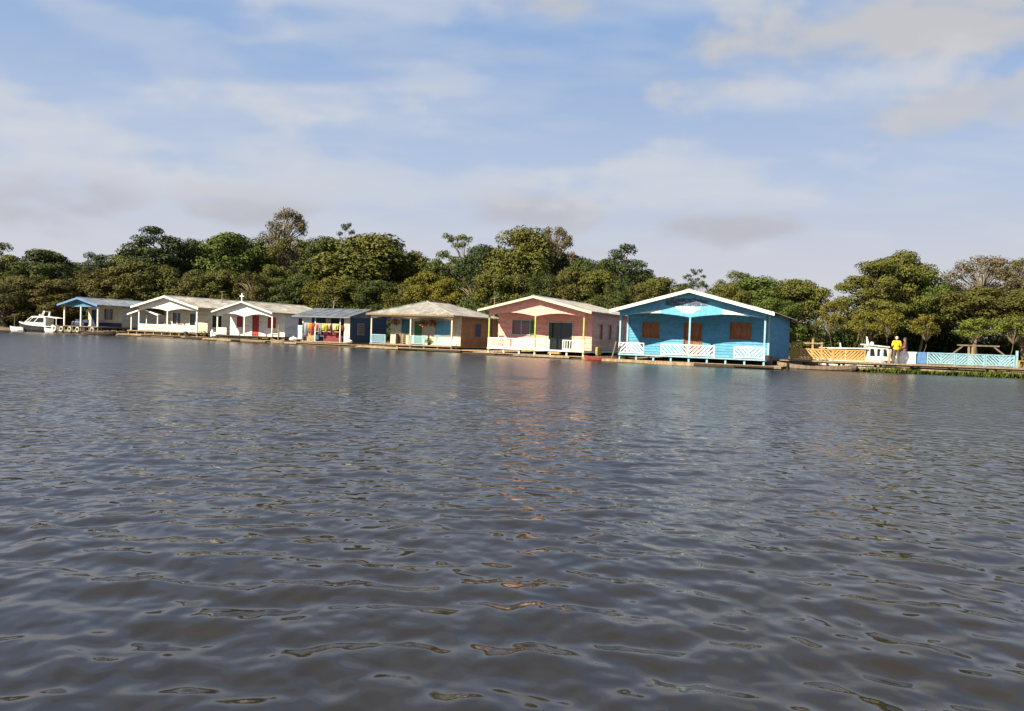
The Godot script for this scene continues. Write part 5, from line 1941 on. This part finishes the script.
	for yy in [0.12, 0.46]:
		var hm := MB.new()
		hm.lathe([Vector2(0.215 + 0.02, yy), Vector2(0.245 + 0.005, yy), Vector2(0.25, yy + 0.05), Vector2(0.22, yy + 0.05)], Vector3.ZERO, 16)
		put(hm, "hoop", MAT.metal_grey, br)
	chair(hp(h7, 0.9, 0.6, 0.9), -30.0, "white porch chair behind the pink house railing", MAT.white_gel)
	# gangplank stake leaning between pink and blue rafts
	var st := thing("leaning_stake", "grey stake leaning against the blue house corner post", "stake", hp(h8, -0.35, 0.1, -0.3), 25.0)
	var sm := MB.new()
	sm.tube(Vector3(-0.1, -0.3, 0), Vector3(0.28, 1.3, 0), 0.06, 0.05, 8)
	put(sm, "shaft", MAT.grey_wood, st)
	# river poles past the launch
	for k in 2:
		pole(Vector3(-63.5 + k * 1.7, -0.5, -98.0), 2.6 - 0.3 * k, 0.06, MAT.grey_wood, "river_pole", ["tall grey pole in the shallows beyond the launch", "shorter grey pole in the shallows beyond the launch"][k], "pole")

# ---------------------------------------------------------------- people
func field(bones: Array, p: Vector3, k: float) -> float:
	var d := 1e9
	for b in bones:
		var a: Vector3 = b[0]
		var ba: Vector3 = b[1] - a
		var t := clampf((p - a).dot(ba) / maxf(ba.length_squared(), 1e-9), 0.0, 1.0)
		var e: float = (p - a - ba * t).length() - lerpf(b[2], b[3], t)
		if d > 1e8:
			d = e
		else:
			var h := clampf(0.5 + 0.5 * (e - d) / k, 0.0, 1.0)
			d = lerpf(e, d, h) - k * h * (1.0 - h)
	return d

# surface nets over the field of tapered bones
func flesh(mb: MB, bones: Array, cell: float, k: float) -> void:
	var lo := Vector3(1e9, 1e9, 1e9)
	var hi := -lo
	for b in bones:
		var r := Vector3.ONE * (maxf(b[2], b[3]) + cell * 2.0)
		lo = lo.min((b[0] as Vector3) - r).min((b[1] as Vector3) - r)
		hi = hi.max((b[0] as Vector3) + r).max((b[1] as Vector3) + r)
	var n := Vector3i(((hi - lo) / cell).ceil()) + Vector3i.ONE
	var val := PackedFloat32Array()
	val.resize(n.x * n.y * n.z)
	var i := 0
	for z in n.z:
		for y in n.y:
			for x in n.x:
				val[i] = field(bones, lo + Vector3(x, y, z) * cell, k)
				i += 1
	var idx := {}
	var sy := n.x
	var sz := n.x * n.y
	for z in n.z - 1:
		for y in n.y - 1:
			for x in n.x - 1:
				var o := x + y * sy + z * sz
				var neg := 0
				for q in 8:
					if val[o + (q & 1) + ((q >> 1) & 1) * sy + (q >> 2) * sz] < 0.0:
						neg += 1
				if neg == 0 or neg == 8:
					continue
				var sum := Vector3.ZERO
				var cnt := 0
				for q in 8:
					for ax in 3:
						if q & (1 << ax):
							continue
						var r := q | (1 << ax)
						var va := val[o + (q & 1) + ((q >> 1) & 1) * sy + (q >> 2) * sz]
						var vb := val[o + (r & 1) + ((r >> 1) & 1) * sy + (r >> 2) * sz]
						if (va < 0.0) != (vb < 0.0):
							var t := va / (va - vb)
							sum += Vector3(q & 1, (q >> 1) & 1, q >> 2).lerp(Vector3(r & 1, (r >> 1) & 1, r >> 2), t)
							cnt += 1
				var p := lo + (Vector3(x, y, z) + sum / cnt) * cell
				var e := cell * 0.5
				var g := Vector3(field(bones, p + Vector3(e, 0, 0), k) - field(bones, p - Vector3(e, 0, 0), k), field(bones, p + Vector3(0, e, 0), k) - field(bones, p - Vector3(0, e, 0), k), field(bones, p + Vector3(0, 0, e), k) - field(bones, p - Vector3(0, 0, e), k))
				idx[o] = mb.vert(p, g.normalized())
	var st := [1, sy, sz]
	for o: int in idx:
		for ax in 3:
			var va := val[o]
			var vb := val[o + st[ax]]
			if (va < 0.0) == (vb < 0.0):
				continue
			var u: int = st[(ax + 1) % 3]
			var w: int = st[(ax + 2) % 3]
			if not (idx.has(o - u) and idx.has(o - w) and idx.has(o - u - w)):
				continue
			var a: int = idx[o]
			var b: int = idx[o - u]
			var c: int = idx[o - u - w]
			var d: int = idx[o - w]
			if va < 0.0:
				mb.ix.append_array(PackedInt32Array([a, c, b, a, d, c]))
			else:
				mb.ix.append_array(PackedInt32Array([a, b, c, a, c, d]))

# a standing person 1.68 m tall facing +z, one arm bent across, one at the side
func person_meshes() -> Dictionary:
	var hip := 0.9
	var sh := 1.37
	var L := {}
	L.neck = Vector3(0, 1.45, 0)
	L.head = Vector3(0, 1.57, 0.015)
	var arm := {}
	for s in [-1.0, 1.0]:
		var a := Vector3(s * 0.185, sh, -0.01)
		var e := Vector3(s * 0.26, 1.09, -0.03 if s < 0 else 0.0)
		var w := Vector3(s * 0.27, 0.84, 0.05) if s < 0 else Vector3(0.19, 1.0, 0.24)
		arm[s] = [a, e, w]
	var legs := {-1.0: [Vector3(-0.095, hip, 0), Vector3(-0.11, 0.49, 0.03), Vector3(-0.12, 0.08, -0.02)], 1.0: [Vector3(0.095, hip, 0), Vector3(0.125, 0.49, 0.05), Vector3(0.15, 0.08, 0.03)]}
	var torso := [[Vector3(-0.06, 0.93, 0), Vector3(0.06, 0.93, 0), 0.125, 0.125], [Vector3(0, 0.95, 0), Vector3(0, 1.15, 0.01), 0.13, 0.125], [Vector3(-0.07, 1.17, 0.005), Vector3(-0.1, 1.32, 0), 0.1, 0.095], [Vector3(0.07, 1.17, 0.005), Vector3(0.1, 1.32, 0), 0.1, 0.095], [Vector3(-0.16, sh, 0), Vector3(0.16, sh, 0), 0.065, 0.065]]
	var all := torso.duplicate()
	all.append([Vector3(0, 1.38, -0.01), Vector3(0, 1.48, 0.005), 0.06, 0.055])
	for s in [-1.0, 1.0]:
		all.append([arm[s][0], arm[s][1], 0.055, 0.042])
		all.append([arm[s][1], arm[s][2], 0.042, 0.028])
		all.append([legs[s][0], legs[s][1], 0.09, 0.06])
		all.append([legs[s][1], legs[s][2], 0.058, 0.04])
		all.append([legs[s][2] + Vector3(0, -0.03, -0.03), legs[s][2] + Vector3(s * 0.03, -0.045, 0.15), 0.038, 0.03])
	var r := {}
	var body_mb := MB.new()
	flesh(body_mb, all, 0.028, 0.03)
	# head with face: skull, jaw, nose, brow, ears, eye hollows are too small to read here
	var hc: Vector3 = L.head
	var head := [[hc + Vector3(0, 0.03, -0.015), hc + Vector3(0, 0.03, 0.01), 0.088, 0.085], [hc + Vector3(0, -0.05, 0.02), hc + Vector3(0, -0.075, 0.045), 0.06, 0.04], [hc + Vector3(0, 0.005, 0.09), hc + Vector3(0, -0.02, 0.105), 0.01, 0.015], [hc + Vector3(-0.03, 0.022, 0.078), hc + Vector3(0.03, 0.022, 0.078), 0.014, 0.014],
		[hc + Vector3(-0.018, -0.052, 0.078), hc + Vector3(0.018, -0.052, 0.078), 0.01, 0.01], [hc + Vector3(-0.088, 0.015, 0), hc + Vector3(-0.09, -0.015, 0), 0.016, 0.012], [hc + Vector3(0.088, 0.015, 0), hc + Vector3(0.09, -0.015, 0), 0.016, 0.012], [Vector3(0, 1.44, 0), Vector3(0, 1.53, 0.005), 0.054, 0.054]]
	flesh(body_mb, head, 0.012, 0.015)
	for s in [-1.0, 1.0]:
		var w: Vector3 = arm[s][2]
		var d: Vector3 = (arm[s][2] - arm[s][1]).normalized()
		var side := d.cross(Vector3(0, 0, 1) if s < 0 else Vector3(0, 1, 0)).normalized()
		var curl := d.cross(side).normalized()
		var hand := [[w, w + d * 0.07 + side * 0.012, 0.024, 0.022], [w, w + d * 0.07 - side * 0.016, 0.024, 0.02]]
		for f in 4:
			var o: Vector3 = w + d * 0.08 + side * (0.03 - 0.02 * f)
			var ln: float = [0.036, 0.042, 0.039, 0.03][f]
			var m := o + d * ln + curl * 0.012
			hand.append([w + d * 0.05 + side * (0.022 - 0.015 * f), o, 0.012, 0.01])
			hand.append([o, m, 0.01, 0.009])
			hand.append([m, m + d * ln * 0.7 + curl * 0.028, 0.009, 0.008])
		hand.append([w + d * 0.025 + side * 0.02, w + d * 0.055 + side * 0.055 + curl * 0.015, 0.013, 0.011])
		hand.append([w + d * 0.055 + side * 0.055 + curl * 0.015, w + d * 0.085 + side * 0.06 + curl * 0.025, 0.011, 0.009])
		flesh(body_mb, hand, 0.008, 0.008)
	r.body = body_mb.mesh()
	var shirt := []
	for b in torso:
		shirt.append([b[0], b[1], b[2] + 0.018, b[3] + 0.018])
	for s in [-1.0, 1.0]:
		shirt.append([arm[s][0], (arm[s][0] as Vector3).lerp(arm[s][1], 0.75), 0.075, 0.066])
	var mb := MB.new()
	flesh(mb, shirt, 0.026, 0.03)
	r.shirt = mb.mesh()
	var tr := [[Vector3(-0.06, 0.92, 0), Vector3(0.06, 0.92, 0), 0.135, 0.135]]
	for s in [-1.0, 1.0]:
		tr.append([legs[s][0], legs[s][1], 0.108, 0.082])
		tr.append([legs[s][1], (legs[s][2] as Vector3) + Vector3(0, 0.0, 0), 0.08, 0.066])
	mb = MB.new()
	flesh(mb, tr, 0.026, 0.03)
	r.trousers = mb.mesh()
	mb = MB.new()
	flesh(mb, [[hc + Vector3(0, 0.055, -0.02), hc + Vector3(0, 0.062, 0.005), 0.09, 0.088], [hc + Vector3(0, 0.0, -0.05), hc + Vector3(0, 0.03, -0.04), 0.06, 0.075]], 0.012, 0.02)
	r.hair = mb.mesh()
	mb = MB.new()
	for s in [-1.0, 1.0]:
		flesh(mb, [[legs[s][2] + Vector3(0, -0.035, -0.04), legs[s][2] + Vector3(s * 0.03, -0.05, 0.16), 0.045, 0.036]], 0.016, 0.01)
	r.shoes = mb.mesh()
	return r

func people(d: Node3D) -> void:
	var m := person_meshes()
	var rows := [["person in yellow shirt, dark trousers and pale cap standing on the boardwalk", 8.25, 0.6, 0.75, 195.0, MAT.yellow_cloth, MAT.grey_cloth, MAT.cap_white, "cap"],
		["person in dark brown clothes standing behind the white chest", 9.3, 0.58, 2.6, 120.0, MAT.brown_cloth, MAT.grey_cloth, MAT.hair_black, "hair"]]
	for r in rows:
		var p := thing("person", r[0], "person", on(d, r[1], r[2], r[3]), r[4])
		p.scale = Vector3.ONE * 1.04
		put_mesh(m.body, "body", MAT.skin, p)
		put_mesh(m.shirt, "shirt", r[5], p)
		put_mesh(m.trousers, "trousers", r[6], p)
		put_mesh(m.hair, r[8], r[7], p)
		put_mesh(m.shoes, "shoes", MAT.black_rubber, p)

func _ready() -> void:
	camera_sky_sun()
	materials()
	var bl := StandardMaterial3D.new()
	bl.albedo_color = lin(0.5, 0.08, 0.06)
	bl.vertex_color_use_as_albedo = true
	bl.roughness = 0.8
	MAT.leaf_bloom = bl
	water()
	land()
	var h8 := blue_house()
	var h7 := pink_house()
	var h6 := hip_house()
	var h5 := laundry_house()
	var h4 := cross_house()
	var h3 := white_house()
	var h1 := first_house()
	var d := boardwalk()
	trees()
	dock_things(d)
	work_boat(d)
	launch()
	house_things(h1, h3, h4, h5, h6, h7, h8)
	laundry(h5)
	people(d)
	floating_grass()

# name, shape, tone, x, z, height, crown radius, label, group
const TREES := [
	["leafy_tree", "layered", "olive", -83.8, -124.0, 13.07, 6.29, "tall olive tree on the bank beyond the white cabin launch", ""],
	["leafy_tree", "dome", "dark", -73.2, -120.0, 12.16, 7.53, "dark green domed tree behind the launch and the tyre-hung dock", ""],
	["leafy_tree", "layered", "deep", -66.1, -122.0, 12.15, 3.92, "small flat-topped dark tree above the blue-trimmed house", ""],
	["leafy_tree", "layered", "deep", -57.0, -124.0, 16.34, 8.38, "broad flat-topped dark green tree with tiered boughs behind white railed house", ""],
	["leafy_tree", "dome", "olive", -63.2, -126.0, 13.02, 6.05, "olive shoulder tree beside the flat-topped dark green one", ""],
	["leafy_tree", "dome", "dark", -52.9, -128.0, 15.66, 5.67, "dark rounded tree between the tiered tree and the bright green dome", ""],
	["leafy_tree", "dome", "green", -43.9, -122.0, 16.68, 8.34, "bright green domed tree behind the house with the cross", ""],
	["leafy_tree", "sparse", "drab", -37.2, -126.0, 20.85, 5.31, "tall thin emergent tree with pale trunk topping all others", ""],
	["leafy_tree", "sparse", "olive", -35.6, -124.0, 16.09, 5.80, "open crowned pale-limbed tree under the tall emergent one", ""],
	["leafy_tree", "dome", "dark", -30.0, -120.0, 15.77, 5.76, "dark leafy tree pressed between tall emergent tree and great olive dome", ""],
	["umbrella_tree", "airy", "deep", -27.0, -124.0, 18.22, 3.34, "small flat umbrella crown poking above the great olive dome", ""],
	["leafy_tree", "dome", "olive", -22.0, -116.0, 15.99, 11.14, "great round olive tree behind the hip-roofed house", ""],
	["leafy_tree", "dome", "olive", -15.9, -118.0, 13.79, 5.23, "olive tree on the flank of the great round one", ""],
	["leafy_tree", "dome", "dark", -11.0, -114.0, 12.45, 4.21, "low dark tree below the airy umbrella tree", ""],
	["umbrella_tree", "airy", "pale", -8.3, -110.0, 16.11, 4.28, "airy pale green umbrella tree with sky showing through its crown", ""],
	["leafy_tree", "dome", "deep", -4.7, -106.0, 13.69, 5.09, "deep green tree between airy umbrella tree and tall olive tree", ""],
	["leafy_tree", "dome", "olive", 1.0, -104.0, 16.16, 6.34, "tall domed olive tree behind the pink house", ""],
	["bare_tree", "sparse", "drab", 5.4, -108.0, 16.89, 4.04, "brown twiggy half bare tree leaning on the tall olive dome", ""],
	["leafy_tree", "dome", "dark", 9.0, -100.0, 11.71, 4.06, "dark tree between the half bare tree and the tiered conifer-like one", ""],
	["leafy_tree", "layered", "deep", 13.3, -96.0, 12.74, 4.38, "dark tiered conifer-like tree between pink and blue houses", ""],
	["leafy_tree", "dome", "olive", 10.3, -92.0, 9.83, 4.08, "low olive tree over the pink house roof end", ""],
	["leafy_tree", "dome", "olive", 20.0, -104.0, 9.86, 6.15, "distant olive tree low over the blue house eave facing the pink house", ""],
	["umbrella_tree", "airy", "deep", 22.9, -98.0, 10.42, 2.64, "dark sprouting palm-like tree above the blue gable", ""],
	["leafy_tree", "sparse", "pale", 28.9, -100.0, 10.67, 3.75, "wispy pale tree with thin twigs behind the blue house ridge", ""],
	["leafy_tree", "dome", "green", 28.1, -88.0, 8.92, 5.85, "bright green tree behind the shaded roof slope of the blue house", ""],
	["leafy_tree", "canopy", "olive", 31.4, -86.0, 8.77, 4.53, "broad olive tree behind the back end of the blue house", ""],
	["leafy_tree", "layered", "olive", 36.3, -78.0, 10.11, 4.48, "big spreading olive tree with open boughs behind the white tank", ""],
	["leafy_tree", "canopy", "olive", 39.6, -80.0, 11.50, 4.49, "tallest olive tree behind the person in yellow", ""],
	["leafy_tree", "canopy", "green", 41.9, -79.0, 9.56, 3.33, "green tree on the shaded side of the tallest olive tree", ""],
	["leafy_tree", "canopy", "deep", 46.0, -84.0, 7.89, 3.24, "dark tree in the gap between tall olive and grey-brown trees", ""],
	["bare_tree", "sparse", "drab", 48.8, -80.0, 11.28, 4.99, "wide grey-brown half bare tree with whitish boughs", ""],
	["leafy_tree", "sparse", "rust", 54.5, -82.0, 11.47, 3.84, "rusty brown thin-leaved tree beside the grey-brown half bare tree", ""],
	["leafy_tree", "canopy", "brown", 45.5, -76.0, 7.69, 5.34, "brownish olive tree beneath the grey-brown half bare one", ""],
	["leafy_tree", "canopy", "brown", 49.6, -74.0, 7.71, 4.42, "brownish olive tree standing beyond the end of the blue railing", ""],
	["leafy_tree", "canopy", "olive", 55.3, -78.0, 9.94, 4.66, "olive tree past the last boardwalk post", ""],
	["bushy_tree", "shrubtree", "brown", -70.9, -108.0, 6.26, 5.11, "shorter brownish bushy tree in the belt behind the launch", "bushy trees in the belt behind the houses"],
	["bushy_tree", "dome", "brown", -70.4, -112.0, 7.76, 5.38, "taller brownish bushy tree in the belt behind the launch", "bushy trees in the belt behind the houses"],
	["bushy_tree", "dome", "rust", -64.5, -110.0, 7.36, 4.87, "shorter rusty brown bushy tree in the belt behind the blue-trimmed house", "bushy trees in the belt behind the houses"],
	["bushy_tree", "shrubtree", "brown", -63.0, -114.0, 8.48, 5.81, "low brownish bushy tree in the belt behind the blue-trimmed house", "bushy trees in the belt behind the houses"],
	["bushy_tree", "dome", "rust", -58.5, -112.0, 9.23, 5.38, "taller rusty brown bushy tree in the belt behind the blue-trimmed house", "bushy trees in the belt behind the houses"],
	["bushy_tree", "dome", "brown", -54.4, -112.0, 10.27, 5.79, "taller brownish bushy tree in the belt behind the white railed house", "bushy trees in the belt behind the houses"],
	["bushy_tree", "shrubtree", "olive", -49.7, -112.0, 10.13, 5.30, "low olive bushy tree in the belt behind the white railed house", "bushy trees in the belt behind the houses"],
	["bushy_tree", "dome", "brown", -44.8, -110.0, 9.23, 4.87, "shorter brownish bushy tree in the belt behind the white railed house", "bushy trees in the belt behind the houses"],
	["bushy_tree", "dome", "olive", -41.7, -110.0, 9.63, 4.47, "shorter olive bushy tree in the belt behind the house with the cross", "bushy trees in the belt behind the houses"],
	["bushy_tree", "shrubtree", "brown", -37.0, -108.0, 9.04, 4.33, "low brownish bushy tree in the belt behind the house with the cross", "bushy trees in the belt behind the houses"],
	["bushy_tree", "dome", "olive", -35.2, -112.0, 10.34, 4.14, "taller olive bushy tree in the belt behind the house with the cross", "bushy trees in the belt behind the houses"],
	["bushy_tree", "dome", "dark", -29.4, -106.0, 8.57, 4.70, "low dark green bushy tree in the belt behind the laundry shack", "bushy trees in the belt behind the houses"],
	["bushy_tree", "shrubtree", "yellow", -25.9, -104.0, 7.97, 3.79, "low yellowish bushy tree in the belt behind the laundry shack", "bushy trees in the belt behind the houses"],
	["bushy_tree", "dome", "olive", -23.2, -104.0, 8.63, 4.61, "low olive bushy tree in the belt behind the laundry shack", "bushy trees in the belt behind the houses"],
	["bushy_tree", "dome", "dark", -18.2, -102.0, 8.37, 4.52, "low dark green bushy tree in the belt behind the hip-roofed house", "bushy trees in the belt behind the houses"],
	["bushy_tree", "shrubtree", "olive", -14.8, -100.0, 8.07, 4.01, "low olive bushy tree in the belt behind the hip-roofed house", "bushy trees in the belt behind the houses"],
	["bushy_tree", "dome", "yellow", -11.7, -100.0, 9.25, 4.06, "taller yellowish bushy tree in the belt behind the hip-roofed house", "bushy trees in the belt behind the houses"],
	["bushy_tree", "dome", "yellow", -8.4, -98.0, 8.41, 3.62, "shorter yellowish bushy tree in the belt behind the hip-roofed house", "bushy trees in the belt behind the houses"],
	["bushy_tree", "shrubtree", "dark", -5.4, -96.0, 8.61, 3.84, "shorter dark green bushy tree in the belt behind the pink house", "bushy trees in the belt behind the houses"],
	["bushy_tree", "dome", "olive", -2.2, -94.0, 9.58, 3.82, "low olive bushy tree in the belt behind the pink house", "bushy trees in the belt behind the houses"],
	["bushy_tree", "dome", "brown", 0.5, -94.0, 9.17, 3.82, "shorter brownish bushy tree in the belt behind the pink house", "bushy trees in the belt behind the houses"],
	["bushy_tree", "shrubtree", "dark", 3.6, -92.0, 8.86, 3.68, "taller dark green bushy tree in the belt behind the pink house", "bushy trees in the belt behind the houses"],
	["bushy_tree", "dome", "brown", 6.2, -92.0, 9.45, 3.74, "taller brownish bushy tree in the belt behind the pink house", "bushy trees in the belt behind the houses"],
	["bushy_tree", "dome", "brown", 14.5, -88.0, 7.73, 3.57, "low brownish bushy tree in the belt between pink and blue houses", "bushy trees in the belt behind the houses"],
	["bushy_tree", "shrubtree", "dark", 11.0, -86.0, 7.93, 3.13, "low dark green bushy tree in the belt between pink and blue houses", "bushy trees in the belt behind the houses"],
	["bushy_tree", "dome", "olive", 22.8, -82.0, 7.61, 3.63, "low olive bushy tree in the belt behind the blue house", "bushy trees in the belt behind the houses"],
	["bushy_tree", "dome", "green", 26.5, -78.0, 6.21, 3.46, "low green bushy tree in the belt behind the blue house", "bushy trees in the belt behind the houses"],
	["leafy_tree", "dome", "olive", -86.0, -134.0, 11.32, 7.42, "olive tree in the back row of the wood behind the launch", "back row of the wood"],
	["leafy_tree", "dome", "dark", -77.3, -134.0, 11.63, 7.42, "shorter dark tree in the back row of the wood behind the blue-trimmed house", "back row of the wood"],
	["leafy_tree", "dome", "dark", -68.9, -134.0, 12.99, 7.42, "taller dark tree in the back row of the wood behind the blue-trimmed house", "back row of the wood"],
	["leafy_tree", "dome", "olive", -63.4, -134.0, 14.99, 7.42, "shorter olive tree in the back row of the wood behind the white railed house", "back row of the wood"],
	["leafy_tree", "dome", "dark", -57.8, -134.0, 15.18, 7.42, "dark tree in the back row of the wood behind the white railed house", "back row of the wood"],
	["leafy_tree", "dome", "olive", -52.2, -134.0, 15.73, 7.42, "taller olive tree in the back row of the wood behind the white railed house", "back row of the wood"],
	["leafy_tree", "dome", "dark", -44.6, -134.0, 16.00, 7.42, "dark tree in the back row of the wood behind the house with the cross", "back row of the wood"],
	["leafy_tree", "dome", "olive", -42.5, -134.0, 15.00, 7.42, "olive tree in the back row of the wood behind the house with the cross", "back row of the wood"],
	["leafy_tree", "dome", "olive", -35.5, -134.0, 15.96, 7.42, "olive tree in the back row of the wood behind the laundry shack", "back row of the wood"],
	["leafy_tree", "dome", "dark", -30.6, -134.0, 16.13, 7.42, "dark tree in the back row of the wood behind the laundry shack", "back row of the wood"],
	["leafy_tree", "dome", "dark", -20.6, -134.0, 16.49, 7.42, "taller dark tree in the back row of the wood behind the hip-roofed house", "back row of the wood"],
	["leafy_tree", "dome", "olive", -15.5, -134.0, 14.15, 7.42, "olive tree in the back row of the wood behind the hip-roofed house", "back row of the wood"],
	["leafy_tree", "dome", "dark", -8.7, -134.0, 14.03, 7.42, "shorter dark tree in the back row of the wood behind the hip-roofed house", "back row of the wood"],
	["leafy_tree", "dome", "dark", -2.5, -134.0, 16.40, 7.42, "taller dark tree in the back row of the wood behind the pink house", "back row of the wood"],
	["leafy_tree", "dome", "olive", 4.5, -134.0, 18.08, 7.42, "olive tree in the back row of the wood behind the pink house", "back row of the wood"],
	["leafy_tree", "dome", "dark", 7.4, -110.0, 13.71, 6.09, "shorter dark tree in the back row of the wood behind the pink house", "back row of the wood"],
	["leafy_tree", "dome", "olive", 12.6, -110.0, 12.42, 6.09, "olive tree in the back row of the wood between pink and blue houses", "back row of the wood"],
	["leafy_tree", "dome", "dark", 18.0, -110.0, 11.43, 6.09, "dark tree in the back row of the wood between pink and blue houses", "back row of the wood"],
	["leafy_tree", "canopy", "deep", 52.1, -92.0, 9.33, 4.85, "shorter deep green tree in the back row of the wood behind the blue railing", "back row of the wood"],
	["leafy_tree", "canopy", "deep", 46.8, -92.0, 9.02, 4.85, "deep green tree in the back row of the wood behind the white chest", "back row of the wood"],
	["leafy_tree", "canopy", "deep", 58.1, -92.0, 9.54, 4.85, "taller deep green tree in the back row of the wood behind the blue railing", "back row of the wood"],
	["young_tree", "young", "yellow", 26.5, -64.0, 4.88, 1.49, "young yellow-green tree with thin pale trunk behind the orange railing", ""],
	["young_tree", "young", "yellow", 28.6, -63.0, 4.15, 1.29, "young tree behind the white boat cabin", ""],
	["young_tree", "young", "yellow", 31.7, -65.0, 4.58, 1.42, "slender young tree right behind the person in yellow", ""],
	["young_tree", "young", "yellow", 33.2, -62.0, 4.03, 1.44, "young tree with forked pale trunk behind the start of the blue railing", ""],
	["young_tree", "young", "lime", 35.8, -60.0, 3.82, 1.80, "low leafy young tree over the timber trestle frame", ""],
	["young_tree", "young", "lime", 38.2, -59.0, 4.05, 1.77, "low leafy young tree at the end of the blue railing", ""],
]
